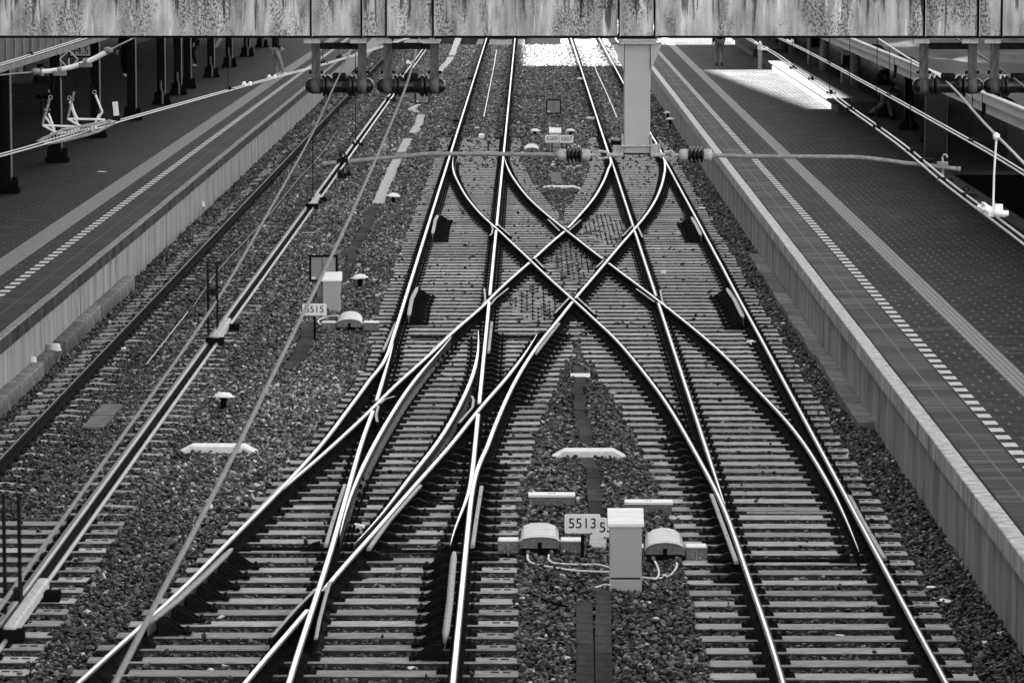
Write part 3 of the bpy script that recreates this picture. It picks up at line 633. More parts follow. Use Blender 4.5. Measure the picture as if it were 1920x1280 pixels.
def scatter():
    X, Y, S, Z = [], [], [], []
    for (ya, yb, dens, sz) in ((31.5, 62, 480, .068), (62, 100, 330, .080), (100, 190, 170, .105)):
        for lay in (0, 1):
            d = dens*(1 if lay == 0 else .55)
            n = int(12.4*(yb-ya)*d); x = rng.uniform(-7.6, 4.84, n); y = rng.uniform(ya, yb, n)
            X.append(x); Y.append(y); S.append(sz*rng.uniform(.62, 1.4, n)); Z.append(np.full(n, lay*.6*sz))
    X, Y, S, Z = map(np.concatenate, (X, Y, S, Z))
    # height of the bed: sleeper tops at SZ; stones a little lower between them, fuller on the shoulders
    sp = np.array([(a, b, c, d) for a, b, c, d in sleeper_spans]); 
    on = np.zeros(len(X), bool); crib = np.zeros(len(X), bool); conc = np.zeros(len(X), bool); cen = np.full(len(X), 9.)
    order = np.argsort(Y); X, Y, S, Z = X[order], Y[order], S[order], Z[order]; on = on[order]
    for a, b, c, d in sp:
        i0, i1 = np.searchsorted(Y, c-.32), np.searchsorted(Y, c+.32)
        sl = slice(i0, i1); inx = (X[sl] > a) & (X[sl] < b); dy = np.abs(Y[sl]-c)
        crib[sl] |= inx
        if d: on[sl] |= inx & (dy < .15+S[sl]*.32)
        else:
            conc[sl] |= inx; on[sl] |= inx & (dy < .11)
            cen[sl] = np.where(inx, np.minimum(cen[sl], np.abs(X[sl]-(a+b)/2)), cen[sl])
    # gravel lying over the middle of the dipped concrete sleepers, and strays on the wooden ones
    far = Y > y290
    over = conc & (((cen < .34+.12*vnoise(X, Y, .5, 5)) & (rng.random(len(X)) < np.where(far, .8, .16))) | ((cen > .98) & (rng.random(len(X)) < .35)))
    stray = (~conc) & (rng.random(len(X)) < np.where(Y > y290, .03, .003))
    keep = (~on) | over | stray
    keep &= ~(crib & ~conc & (Z > 0) & (rng.random(len(X)) < .75))
    rd = np.full(len(X), 9.)
    for k in RY:
        xr = np.interp(Y, RY[k], RX[k]); inr = (Y > RY[k][0]) & (Y < RY[k][-1]); rd = np.where(inr, np.minimum(rd, np.abs(X-xr)), rd)
    keep &= rd > .075+S*.35
    z = -.232 + .02*vnoise(X, Y, 1.7, 1) + .012*rng.normal(size=len(X)) + Z
    z = np.where(crib & ~conc, z-.010, z); z = np.where(crib & conc, z+.014, z)
    z = np.where((crib) & (Z > 0), z-.02, z)
    z = np.where(over, SZ-.03+.015*rng.random(len(X)), z); z = np.where(stray & on, SZ+S*.22, z)
    shoulder = (X < -6.95) | (X > 4.3); z = np.where(shoulder, z-.03, z)
    tone = .038*np.exp(1.0*rng.normal(size=len(X)))
    big = vnoise(X, Y, 3.1, 2)*.6+vnoise(X, Y, 1.1, 3)*.4
    tone *= .62+.9*big
    # dusty pale patch between the left track and the switches; oily dark stones near the rails, darker ones close to the platforms
    dust = np.exp(-((X+3.35)/.9)**2-((Y-52)/9)**2); tone *= 1+1.5*dust
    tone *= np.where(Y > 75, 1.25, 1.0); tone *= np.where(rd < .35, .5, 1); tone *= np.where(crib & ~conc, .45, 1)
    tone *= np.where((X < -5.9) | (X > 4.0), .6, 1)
    tone *= np.where(rng.random(len(X)) < .004, 3.5, 1)
    tone = np.clip(tone, .012, .6)
    for (x0, x1, y0, y1) in clear_rects: keep &= ~((X > x0) & (X < x1) & (Y > y0) & (Y < y1))
    for (pth, hw) in clear_paths:
        pth = sorted(pth, key=lambda p: p[1]); ys = np.array([p[1] for p in pth]); xs = np.array([p[0] for p in pth]); xr = np.interp(Y, ys, xs); keep &= ~((Y > ys[0]) & (Y < ys[-1]) & (np.abs(X-xr) < hw))
    X, Y, S, z, tone = X[keep], Y[keep], S[keep], z[keep], tone[keep]; n = len(X); print('stones', n)
    me = bpy.data.meshes.new('ballast_stones'); me.vertices.add(n); me.vertices.foreach_set('co', np.stack([X, Y, z], 1).astype(np.float32).ravel())
    def at(nm, ty, arr, key='value'):
        a = me.attributes.new(nm, ty, 'POINT'); a.data.foreach_set(key, arr.ravel())
    at('tone', 'FLOAT', tone.astype(np.float32)); at('size', 'FLOAT', S.astype(np.float32)); at('pick', 'INT', rng.integers(0, 8, n).astype(np.int32))
    at('rot', 'FLOAT_VECTOR', np.stack([rng.normal(0, .55, n), rng.normal(0, .55, n), rng.uniform(0, 6.283, n)], 1).astype(np.float32), 'vector')
    me.materials.append(gm); me.update()
    o = bpy.data.objects.new('ballast_stones', me); COL.objects.link(o); tag(o, kind='stuff')
    g = bpy.data.node_groups.new('stone_scatter', 'GeometryNodeTree'); g.interface.new_socket('Geometry', in_out='INPUT', socket_type='NodeSocketGeometry'); g.interface.new_socket('Geometry', in_out='OUTPUT', socket_type='NodeSocketGeometry')
    nd = g.nodes.new; L = g.links.new; gi = nd('NodeGroupInput'); go = nd('NodeGroupOutput'); ip = nd('GeometryNodeInstanceOnPoints'); ci = nd('GeometryNodeCollectionInfo'); ci.inputs[0].default_value = stone_col; ci.inputs['Separate Children'].default_value = True; ci.inputs['Reset Children'].default_value = True
    def na(nm, ty): q = nd('GeometryNodeInputNamedAttribute'); q.data_type = ty; q.inputs[0].default_value = nm; return q.outputs[0]
    er = nd('FunctionNodeEulerToRotation'); L(na('rot', 'FLOAT_VECTOR'), er.inputs[0])
    L(gi.outputs[0], ip.inputs['Points']); L(ci.outputs[0], ip.inputs['Instance']); ip.inputs['Pick Instance'].default_value = True; L(na('pick', 'INT'), ip.inputs['Instance Index']); L(er.outputs[0], ip.inputs['Rotation']); L(na('size', 'FLOAT'), ip.inputs['Scale']); L(ip.outputs[0], go.inputs[0])
    md = o.modifiers.new('scatter', 'NODES'); md.node_group = g

# ------------------------------------------------------------------ gantry beam with its hanger post
def beam_mat():
    m = bpy.data.materials.new('rain_streaked_beam'); m.use_nodes = True; nt = m.node_tree; L = nt.links.new; b = nt.nodes['Principled BSDF']
    g = N(nt, 'TexCoord')
    def no(sc, st, d=7, r=.65):
        mp = N(nt, 'Mapping'); L(g.outputs['Object'], mp.inputs[0]); mp.inputs['Scale'].default_value = st
        n = N(nt, 'TexNoise'); n.inputs['Scale'].default_value = sc; n.inputs['Detail'].default_value = d; n.inputs['Roughness'].default_value = r; L(mp.outputs[0], n.inputs[0]); return n.outputs[0]
    def mr(v, a, c, d, e):
        n = N(nt, 'MapRange'); L(v, n.inputs[0]); [setattr(n.inputs[k+1], 'default_value', q) for k, q in enumerate((a, c, d, e))]; return n.outputs[0]
    def mu(a, c):
        n = N(nt, 'Math', operation='MULTIPLY'); L(a, n.inputs[0]); L(c, n.inputs[1]); return n.outputs[0]
    def sub(a, c):
        n = N(nt, 'Math', operation='SUBTRACT'); L(a, n.inputs[0]); L(c, n.inputs[1]); return n.outputs[0]
    sz = N(nt, 'SeparateXYZ'); L(g.outputs['Object'], sz.inputs[0]); hz = sz.outputs[2]
    v = mr(no(1, (9, 1, 1.6), 5, .6), .34, .66, .20, .56)                                   # broad rain streaks
    v = mu(v, mr(no(1.3, (1, 1, .8), 4), .32, .68, .75, 1.25))
    patch = mr(no(1, (3.6, 1, 1.6), 5, .65), .46, .58, 0, 1)
    spk = mr(no(60, (1, 1, .7), 4, .7), .47, .56, 0, .78)
    v = mu(v, sub(mr(hz, 0, 1, 1, 1), mu(spk, patch)))                                      # dark lichen speckle in patches
    v = mu(v, mr(no(110, (1, 1, 1), 3, .6), .35, .65, .82, 1.18))
    v = mu(v, mr(sub(no(1, (16, 1, 1.1), 6, .65), mr(hz, .0, .33, -.01, .08)), .33, .40, .20, 1))   # rust runs that start at the top edge
    v = mu(v, mr(no(1, (30, 1, 2.4), 4, .6), .60, .66, 1, 1.45))
    cc = N(nt, 'CombineColor'); [L(v, cc.inputs[i]) for i in range(3)]; L(cc.outputs[0], b.inputs['Base Color']); b.inputs['Roughness'].default_value = .85; b.inputs['Specular IOR Level'].default_value = .08
    bu = N(nt, 'Bump'); bu.inputs['Strength'].default_value = .4; bu.inputs['Distance'].default_value = .004; L(v, bu.inputs['Height']); L(bu.outputs[0], b.inputs['Normal'])
    return m
ZG = 30.0            # camera depth of the gantry
bl = P(990, 72, ZG); GY = bl.y; BZ = bl.z
t = empty('gantry_beam', (0, GY, BZ), label='massive rain-streaked steel gantry beam spanning the whole top of the view', cat='gantry beam')
bmm = beam_mat()
jx = [P(x, 72, ZG).x for x in (583, 678, 724, 812, 1160, 1227, 1732, 1833, 1877)]
xs = [-16] + jx + [16]
for a, b in zip(xs[:-1], xs[1:]):
    m = MB(); m.box(((a+b)/2, .19, .56), (b-a-.014, .38, 1.08), bev=.004); m.build('beam_panel', bmm, t)
m = MB(); m.box((0, .19, .01), (32, .41, .018)); m.build('bottom_flange', M['black'], t)
for x in jx:
    m = MB(); m.box((x+.012, -.008, .56), (.007, .02, 1.09)); m.build('stiffener', M['galvlight'], t)
    m = MB(); m.box((x, -.005, .56), (.012, .014, 1.09)); m.build('joint', M['black'], t)
m = MB(); m.box((0, .3, .6), (31.9, .3, .9)); m.build('beam_core', M['black'], t)
# hanger post
def at_px(x, y, zc=ZG): q = P(x, y, zc); return q
pc = P(1195, 290, ZG); PXX = pc.x; PZB = pc.z; k = ZG/FPX      # metres per pixel
t = empty('hanger_post', (PXX, GY+.1, BZ), label='pale painted steel post hanging down from the gantry beam between the two arms', cat='post')
hgt = BZ-PZB
m = MB(); m.box((0, 0, -hgt/2-.01), (.214, .2, hgt-.02), bev=.006); m.build('post', M['post'], t)
m = MB(); m.box((0, 0, -.03), (.30, .34, .03)); m.box((0, 0, -.012), (.33, .36, .012)); m.build('head_plate', M['galvlight'], t)
for s in (-1, 1):
    m = MB(); m.prism([(s*.108, -.115, -.045), (s*.20, -.115, -.045), (s*.112, -.115, -.26)], (0, 0, 0), (0, .012, 0)); m.prism([(s*.108, .10, -.045), (s*.20, .10, -.045), (s*.112, .10, -.26)], (0, 0, 0), (0, .012, 0))
    m.add([(s*.20, -.115, -.045), (s*.20, .112, -.045), (s*.112, .112, -.26), (s*.112, -.115, -.26)], [(0, 1, 2, 3)]); m.build('bracket', M['post'], t)
    m = MB(); m.lathe((s*.135, -.10, -.07), [(0, -.02), (.016, -.02), (.016, .03), (0, .03)], 6); m.build('bolt', M['black'], t)
m = MB()
for s in (-1, 1): m.box((s*.117, 0, -hgt+.07), (.012, .24, .16)); m.box((s*.15, 0, -hgt+.035), (.07, .18, .07)); m.box((s*.186, -.02, -hgt+.02), (.012, .16, .10))
m.tube([(-.13, -.125, -hgt+.065), (.13, -.125, -hgt+.065)], .010, 8)
m.build('clamp', M['galvlight'], t)
m = MB(); m.box((-.17, -.05, -hgt+.085), (.08, .08, .03)); m.box((.0, .0, -hgt+.0), (.22, .21, .012)); m.build('end_plate', M['black'], t)

# steady arms on both sides
def insulator_mb(c, L_, r, sheds, m1=1, m0=0):        # along X, centred at c
    mb = MB(); cap = L_*.27; x0 = -L_/2
    for s in (-1, 1):
        mb.lathe(c, [(r*.55, s*(L_/2)), (r*.95, s*(L_/2-.012)), (r, s*(L_/2-.03)), (r, s*(L_/2-cap+.01)), (r*.9, s*(L_/2-cap)), (r*.4, s*(L_/2-cap))], 20, 0, 'X')
        mb.lathe(c, [(0, s*L_/2), (r*.55, s*L_/2)], 20, 0, 'X')
    a = x0+cap; b = -a; prof = [(r*.6, a)]; n = sheds
    for i in range(n):
        q = a+(b-a)*(i+.5)/n; h = (b-a)/n
        prof += [(r*.62, q-h*.42), (r*1.38, q-h*.02), (r*1.42, q+h*.12), (r*1.30, q+h*.2), (r*.62, q+h*.32)]
    prof.append((r*.6, b)); mb.lathe(c, prof, 20, 1, 'X'); return mb
for sg, ipx, path, clampx, lab, end in (
    (-1, (1045, 1107), [(1040,290),(1000,289.5),(900,288.5),(812,288.3),(790,289.5),(760,293),(700,298),(640,304),(607,307)], 642, 'left-hand steady arm with ribbed insulator, reaching over the paler tracks to the left wire pair', 607),
    (1, (1273, 1336), [(1340,291.5),(1400,293),(1500,293.5),(1600,294.5),(1630,296.5),(1700,306),(1760,312.5),(1797,317)], 1767, 'right-hand steady arm with ribbed insulator, reaching over the bright platform', 1797)):
    t = empty('steady_arm', (PXX+sg*.2, GY+.1, PZB+.0), label=lab, cat='steady arm', group='steady arms on the hanger post')
    o0 = Vector(t.location)
    V = lambda x, y: P(x, y, ZG+.1) - o0
    icx = (ipx[0]+ipx[1])/2; c = V(icx, 290.5); L_ = (ipx[1]-ipx[0])*k
    mb = insulator_mb(c, L_, .050, 4); mb.build('insulator', [M['galvlight'], M['rubber']], t)
    mb = MB(); mb.tube([V(x, y) for x, y in path], .0175, 10); e = V(*path[-1]); e2 = V(path[-1][0]+sg*1, path[-1][1]+.3)
    mb.lathe(e, [(0, -.012), (.022, -.012), (.022, .016), (0, .016)], 10, 0, 'X'); mb.tube([c+Vector((sg*L_/2, 0, 0)), V(*path[0])], [.03, .024], 10); mb.build('arm_tube', M['armtube'], t)
    mb = MB(); lx0 = V(1222 if sg > 0 else 1168, 290.5); lx1 = c-Vector((sg*L_/2, 0, 0))
    mb.tube([lx0, lx0+(lx1-lx0)*.5], .017, 8); d = (lx1-lx0)
    mb.tube([lx0+d*.45+Vector((0, 0, .02)), lx0+d*.72+Vector((0, 0, .032)), lx0+d*.85], .012, 8); mb.tube([lx0+d*.45-Vector((0, 0, .02)), lx0+d*.72-Vector((0, 0, .032)), lx0+d*.85], .012, 8); mb.tube([lx0+d*.70, lx1], .013, 8); mb.build('shackle', M['galvlight'], t)
    mb = MB(); q = V(clampx, 309 if sg > 0 else 303)
    mb.box(q, (.09, .05, .05)); mb.tube([q, q-Vector((0, 0, .10))], .014, 8); mb.box(q-Vector((0, 0, .12)), (.07, .10, .03)); mb.build('clamp', M['galv'] if sg > 0 else M['iron'], t)
    if sg > 0:
        mb = MB(); mb.tube([q+Vector((0, -.02, z+.02)) + Vector((dx, 0, 0)) for dx, z in ((0, 0), (-.004, .045), (.004, .062), (.022, .066), (.034, .054), (.034, .04))], .0085, 8); mb.build('hook', M['galvlight'], t)
    else:
        mb = MB(); mb.lathe(q+Vector((0, -.02, .055)), [(.018, -.02), (.03, -.008), (.03, .008), (.018, .02), (.018, -.02)], 12, 0, 'Y'); mb.build('hook', M['iron'], t)

# wire hangers under the beam: rectangular frames holding a spool insulator
def hanger(x0, x1, lab):
    t = empty('wire_hanger', ((P(x0, 72, ZG).x+P(x1, 72, ZG).x)/2, GY+.1, BZ), label=lab, cat='wire hanger', group='wire hangers under the gantry beam')
    h = (x1-x0)*k/2; zb = -(170-72)*k; w_ = .072
    for s in (-1, 1):
        m = MB(); m.box((s*h, 0, zb/2-.01), (w_, .03, -zb-.07)); m.lathe((s*h, 0, zb+.035), [(.0, -w_/2), (.068, -w_/2), (.068, w_/2), (0, w_/2)], 18, 0, 'X'); m.build('leg', M['legsteel'], t)
        m = MB(); m.box((s*(h+.0)-.03, -.06, -.025), (.13, .06, .035)); m.build('bolted_shoe', M['galvlight'], t)
        m = MB(); m.lathe((s*(h+.045), 0, zb*.66), [(0, -.012), (.014, -.012), (.014, .012), (0, .012)], 6, 0, 'X'); m.lathe((s*(h+.045), 0, zb*.82), [(0, -.012), (.014, -.012), (.014, .012), (0, .012)], 6, 0, 'X'); m.lathe((s*(h-.045), 0, zb*.66), [(0, -.012), (.014, -.012), (.014, .012), (0, .012)], 6, 0, 'X'); m.build('bolt', M['black'], t)
    m = MB(); m.box((0, 0, -.067), (2*h-w_, .06, .052)); m.build('crossbar', M['iron'], t)
    m = MB(); c = (0, 0, zb+.035)
    prof = [(0, -h-.09), (.035, -h-.087), (.058, -h-.062), (.064, -h-.04), (.064, -h+.04), (.055, -h+.05), (.094, -h+.058), (.088, -h+.075), (.028, -h+.09), (.028, -.12), (.055, -.115), (.094, -.10), (.090, -.082), (.062, -.06), (.058, 0)]
    prof = prof + [(r, -x) for r, x in prof[::-1][1:]]
    m.lathe(c, prof, 22, 0, 'X'); m.build('spool_insulator', M['rubber'], t)
    m = MB(); m.box((.0, -.0, zb+.115), (.11, .07, .05), bev=.01); m.lathe((.0, -.03, zb+.10), [(.018, -.02), (.03, -.01), (.03, .01), (.018, .02)], 10, 0, 'X'); m.build('wire_clamp', M['iron'], t)
    return t
hanger(583+8, 678, 'wire hanger with black spool insulator under the beam, leftmost of all')
hanger(724+2, 812+2, 'second wire hanger from the left under the beam, directly next to the leftmost one')
hanger(1735, 1826, 'wire hanger with black spool insulator in front of the right-hand canopy roof')
hanger(1868, 1956, 'wire hanger cut off by the right edge of the view')

# ------------------------------------------------------------------ overhead wires
WZ = H - 2.1*.9931
def wire(name, pts, r, lab, cat, z=WZ, m='wire', off=0, group=None, mid=None):
    pp = []
    for p in pts: pp.append(U(p[0], p[1], z) if len(p) == 2 else P(*p))
    pp.sort(key=lambda q: q.y)
    ys = [q.y for q in pp]; yy = np.arange(ys[0], ys[-1]+.01, .5); 
    xx = np.interp(yy, ys, [q.x for q in pp])+off; zz = np.interp(yy, ys, [q.z for q in pp])
    g = np.exp(-.5*(np.arange(-6, 7)/2.5)**2); g /= g.sum(); f = lambda a: np.convolve(np.concatenate([2*a[0]-a[6:0:-1], a, 2*a[-1]-a[-2:-8:-1]]), g, 'valid')
    if len(yy) > 16: xx, zz = f(xx), f(zz)
    mb = MB(); o0 = Vector((xx[0], yy[0], zz[0])); mb.tube([Vector((a, b, c))-o0 for a, b, c in zip(xx, yy, zz)], r, 6); o = mb.build(name, M[m]); o.location = o0
    return tag(o, lab, cat, group)
G = 'contact wires over the tracks'
W1 = [(64,1115),(289,800),(392,640.6),(572,403),(662,277),(724,190),(761,125),(799,74),(812,55),(0,1205),(-40,1262)]
W1 = [U(x, y, WZ) for x, y in W1]
def straightwire(X, y0, y1, off, lab): 
    mb = MB(); mb.tube([(0, 0, 0)]+[(X-X, q, 0) for q in np.arange(1, y1-y0, 1.5)]+[(0, y1-y0, 0)], .0075, 6); o = mb.build('contact_wire', M['wire']); o.location = (X+off, y0, WZ); return tag(o, lab, 'contact wire', G)
straightwire(-1.54, 8.5, 64, 0, 'left strand of the double contact wire that runs down to the lower left corner')
straightwire(-1.54, 8.5, 64, .047, 'right strand of the double contact wire that runs down to the lower left corner')
R1 = [(1400,73),(1380,60),(1456,104.5),(1485.6,128),(1520,150),(1554,176.5),(1592,206),(1642,240.5),(1704,286.5),(1759,337),(1837,396),(1861,411.6),(1920,458.5),(1990,515)]
wire('contact_wire', R1, .0085, 'lower strand of the contact wire pair held by the right-hand steady arm', 'contact wire', group=G, m='wirew')
wire('contact_wire', R1, .0085, 'upper strand of the contact wire pair held by the right-hand steady arm', 'contact wire', off=.055, group=G, m='wirew')
R2 = [(1440,62),(1462,74),(1489,86),(1554,120),(1617,155.5),(1665,181),(1769.5,240),(1819,268),(1863,292),(1920,329),(1990,372)]
wire('contact_wire', R2, .0075, 'lower strand of the upper right wire pair, in front of the canopy columns', 'contact wire', group=G, m='wirew')
wire('contact_wire', R2, .0075, 'upper strand of the upper right wire pair, in front of the canopy columns', 'contact wire', off=.05, group=G, m='wirew')
LZ = [(-60,305),(0,293),(69,269),(217.5,226),(259,215.5),(428,168),(504,147),(600,122),(716,87),(744,78),(790,62)]
LZ2 = [(-60,309),(0,297),(69,274),(150,252),(217.5,229),(259,219),(428,171),(504,149.5),(600,124.5),(716,89.5),(744,80),(790,64)]
wire('contact_wire', LZ, .0062, 'upper strand of the wire pair crossing above the left-hand platform', 'contact wire', group=G, m='wirew')
wire('contact_wire', LZ2, .0062, 'lower strand of the wire pair crossing above the left-hand platform', 'contact wire', group=G, m='wirew')
TL = [(-40,131),(0,119.7),(62,101),(146,74),(190,60)]
wire('contact_wire', TL, .008, 'thin wire running in front of the light corrugated canopy roof, upper left corner', 'contact wire', group=G)
wire('contact_wire', [(x, y+3.5) for x, y in TL], .008, 'second thin wire just below the one in front of the corrugated canopy roof', 'contact wire', group=G)
# messenger wires
M1 = [(30,1096,11.0),(213,840,15.6),(340,663,15.6*1.05),(415,555,18.0),(502,400,21.4),(560,298,24.4),(587,252,26.0),(613,190,28.6),(632,149,30.0),(654,105,31.6),(667,74,33),(676,54,34.2),(-30,1180,10.2)]
def msg(pts, X, r, lab, m='strand'):
    out = []
    for x, y, zc in pts:
        # depth from the lateral position, so that the wire hangs in one plane
        zc = X/((x-990)/FPX) if X else zc
        out.append((x, y, zc))
    return wire('messenger_wire', out, r, lab, 'messenger wire', m=m, group='messenger wires')
msg(M1, -1.53, .0078, 'messenger wire from the leftmost wire hanger down to the lower left corner', 'strand')
M2 = [(790,58),(785,74),(779,100.6),(769,147.5),(755,179),(729,240),(710,288.6),(668,380),(642,438.7),(580,565),(515.6,692),(447,836.6),(375,980),(262.5,1175),(213.7,1280),(190,1330)]
def m2depth(x):
    zc = 20
    for _ in range(30): X = -.96-.11*(30-zc)/20.5; zc = X/((x-990)/FPX)
    return zc
wire('messenger_wire', [(x, y, m2depth(x)) for x, y in M2], .0098, 'thick cable from the second wire hanger slanting across the gravel to the bottom edge', 'messenger wire', m='strand', group='messenger wires')
wire('messenger_wire', [(1640,69,37),(1651,75,36),(1711,116,33),(1778,148,30),(1820,204,28),(1864.5,251.5,25.4),(1906,290,23.4),(1920,306,22.6),(1970,362,20.6)], .0095, 'messenger wire from the right-hand hanger slanting past the canopy gutter to the right edge', 'messenger wire', m='wirew', group='messenger wires')
wire('messenger_wire', [(1790,70,33),(1830,98,31.7),(1905,150,30),(1935,175,29),(1990,225,28)], .0095, 'short messenger wire in the upper right corner above the canopy roof', 'messenger wire', m='strand', group='messenger wires')

# droppers: thin hangers with a clamp on the contact wires
def dropper(x, y, ytop, lab, zc=None, thick=.004, m='iron'):
    q = U(x, y, WZ); t = empty('dropper', q, label=lab, cat='dropper', group='droppers between the overhead wires')
    zc = (q-Vector((0, 0, H))).dot(CR @ Vector((0, 0, -1))); up = P(x, ytop, zc).z-q.z
    mb = MB(); mb.tube([(0, 0, .03), (0, 0, up)], thick, 6); mb.build('rod', M[m], t)
    mb = MB(); mb.box((.02, 0, .0), (.10, .07, .022)); mb.box((.02, 0, .022), (.03, .05, .03)); mb.lathe((-.02, 0, .012), [(.0, -.03), (.012, -.03), (.012, .03), (0, .03)], 8, 0, 'Y'); mb.build('clamp', M['iron'], t)
for (x, y, yt, lab) in ((587,378,252,'dropper with a large clamp, on the left wire pair below the steady arm'), (667,271,100,'thin dropper seen just above the left steady arm'), (1485,128,60,'thin dropper, topmost on the bright sunlit patch'), (1520,149,60,'thin dropper, second one on the sunlit patch'), (1555,175,60,'thin dropper near the middle of the sunlit patch'), (1592,206,60,'thin dropper at the near corner of the sunlit patch'), (1643,240,70,'thin dropper in front of the striding person'), (1706,285,110,'thin dropper beside the flared column base'),
     (1554,118,60,'thin dropper on the upper right wire pair, above the kiosk'), (1667,179,90,'dropper on the upper right wire pair, beside the striding person'), (1822,265,155,'dropper on the upper right wire pair, below the wire hanger'), (428,168,90,'dropper on the left platform wires, in front of the dark columns'), (605,118,76,'dropper seen inside the leftmost wire hanger'), (635,108,76,'second dropper seen inside the leftmost wire hanger'), (56,102,72,'dropper in front of the light corrugated canopy roof'), (752,141,100,'dropper just behind the second wire hanger')):
    dropper(x, y, yt, lab)
# the long pale dropper with its bright fitting, right
q = U(1862, 404, WZ); t = empty('dropper', q, label='long pale rope dropper ending in a bright white clamp on the right wire pair', cat='dropper', group='droppers between the overhead wires')
zc = (q-Vector((0, 0, H))).dot(CR @ Vector((0, 0, -1))); a = P(1866, 252, zc)-q
mb = MB(); mb.tube([(.0, 0, .03), (.002, 0, a.z*.5), (a.x, 0, a.z-.02)], .007, 8); mb.lathe((a.x, 0, a.z-.01), [(0, -.03), (.02, -.02), (.024, .01), (0, .03)], 10); mb.build('rod', M['white'], t)
mb = MB(); mb.box((0, .35, .012), (.09, .42, .03), bev=.006); mb.box((.01, .0, .02), (.12, .28, .035)); mb.box((.03, -.05, .05), (.05, .06, .06)); mb.lathe((.03, -.18, .03), [(0, -.05), (.018, -.05), (.018, .05), (0, .05)], 8, 0, 'X'); mb.lathe((-.02, .1, .03), [(0, -.05), (.018, -.05), (.018, .05), (0, .05)], 8, 0, 'X'); mb.box((-.03, .24, .04), (.02, .2, .05)); mb.build('clamp', M['white'], t)
# small rings hanging on the right wire pair
for x, y, lab in ((1732,300,'small ring clamp left of the hook on the right wire pair'), (1811,365,'small ring clamp between the steady arm and the white clamp'), (1767,336,'dark clamp under the right steady arm')):
    q = U(x, y, WZ); mb = MB(); mb.box((.02, 0, 0), (.11, .09, .025)); 
    if y != 336: mb.tube([(.022*math.cos(b), 0, .04+.022*math.sin(b)) for b in np.linspace(-1.2, 4.2, 12)], .005, 6)
    o = mb.build('wire_clamp', M['iron']); o.location = q; tag(o, lab, 'wire clamp')
# small pale splices on the left and right pairs
for x, y, lab, mm in ((459,159,'pale wire clamp on the left platform wires, nearest to the standing person','white'), (506,146,'pale wire clamp at the shoes of the person on the left platform','white'), (1418,82,'pale wire clamp at the top end of the right wire pair','white'), (1478,78,'pale wire clamp at the top end of the upper right wire pair','white'), (640,327,'dark double clamp under the tip of the left steady arm','iron'), (729,188,'dark double clamp on the left wire pair below the hangers','iron'), (1430,93,'pale wire clamp by the white-topped bollard','white'), (766,118,'pale splice on the left wire pair between the hangers','white')):
    q = U(x, y, WZ); mb = MB(); r_ = .022
    mb.box((.025, 0, 0), (.11, .12, .02))
    for s in (-1, 1): mb.tube([(.025+s*.035, -.07, .02), (.025+s*.035, .07, .02)], .016, 8)
    o = mb.build('wire_clamp', M[mm]); o.location = q; tag(o, lab, 'wire clamp')
# two stitch plates joining messenger and contact wires, lower left
def stitch(x, y, lab, zm, rods=True):
    q = U(x, y, WZ); t = empty('wire_spreader', q, label=lab, cat='wire spreader', group='wire spreaders on the left wire pair')
    mb = MB(); mb.box((.02, .12, .025), (.036, .75, .03), bev=.006); mb.build('block', M['galvlight'], t)
    mb = MB(); mb.box((.02, -.26, .01), (.085, .06, .035)); mb.box((.05, .38, .005), (.07, .06, .03)); mb.build('clamp', M['black'], t)
    for dx, h in (((-.045, .36), (.0, .36)) if rods else ()):
        mb = MB(); mb.tube([(dx, .12, .0), (dx, .12, h)], .006, 8); mb.build('rod', M['iron'], t)
    if not rods: return
    mb = MB(); mb.box((-.02, .12, zm), (.05, .05, .035)); mb.build('upper_clamp', M['iron'], t)
stitch(404, 632, 'wire spreader with two upright rods and a pale block, halfway down the left wires', .21)
stitch(28, 1165, 'blurred wire spreader with two upright rods in the lower left corner', .06)
stitch(584, 384, 'short pale block spreader just below the tip of the left steady arm', .02, False)

# section insulator above the left platform: curved white tube carrying two skids
D = 34.4
def pl_(pts, r, mb, n=6): mb.tube([P(x, y, d) for x, y, d in [(p+(D,)) if len(p) == 2 else p for p in pts]], r, n)
c0 = P(140, 245, D); t = empty('section_insulator', c0, label='section insulator hanging above the left platform: curved white tube with wire frames below', cat='section insulator')
def b_(mb, name, m): o = mb.build(name, M[m], t); o.location = -c0
mb = MB(); pl_([(79,134.7),(95,133.6),(112,131),(135,126),(157.5,118.7),(180,108.5),(199,98)], .023, mb, 12); b_(mb, 'tube', 'white')
mb = MB(); pl_([(0,141),(60,135.6)], .008, mb); pl_([(208,92.5),(246,74),(280,57)], .008, mb); b_(mb, 'cable', 'galvlight')
for (x, y) in ((68,134.5), (203,94.5)): mb = MB(); mb.lathe(P(x, y, D), [(0, -.04), (.02, -.04), (.035, -.015), (.03, .02), (.018, .04), (0, .04)], 10, 0, 'X'); b_(mb, 'end_fitting', 'galv')
for pts in ([(105,142),(101,158),(95,183)], [(113,142),(120,158),(129.5,184)], [(152,128),(146,150),(137,180)], [(160,125),(168,148),(177,173)]): mb = MB(); pl_(pts, .006, mb); b_(mb, 'hanger_wire', 'iron')
for (x, y) in ((112,138), (160,122)): mb = MB(); mb.box(P(x, y, D), (.12, .05, .04)); mb.lathe(P(x, y-6, D), [(.032, -.02), (.034, 0), (.032, .02)], 12, 0, 'X'); b_(mb, 'tube_clamp', 'galv')
for (x, y) in ((94.5,183), (130,184), (177,173), (135,187)): mb = MB(); q = P(x, y, D); mb.tube([q+Vector((.017*math.cos(b), 0, .017*math.sin(b))) for b in np.linspace(0, 6.3, 14)], .0045, 6, cap=False); b_(mb, 'ring', 'galvlight')
for pts in ([(93,187),(88,205),(83,222),(80,233)], [(139,172),(136,186),(130,210),(127,222)]): mb = MB(); pl_(pts, .012, mb); b_(mb, 'turnbuckle', 'galv')
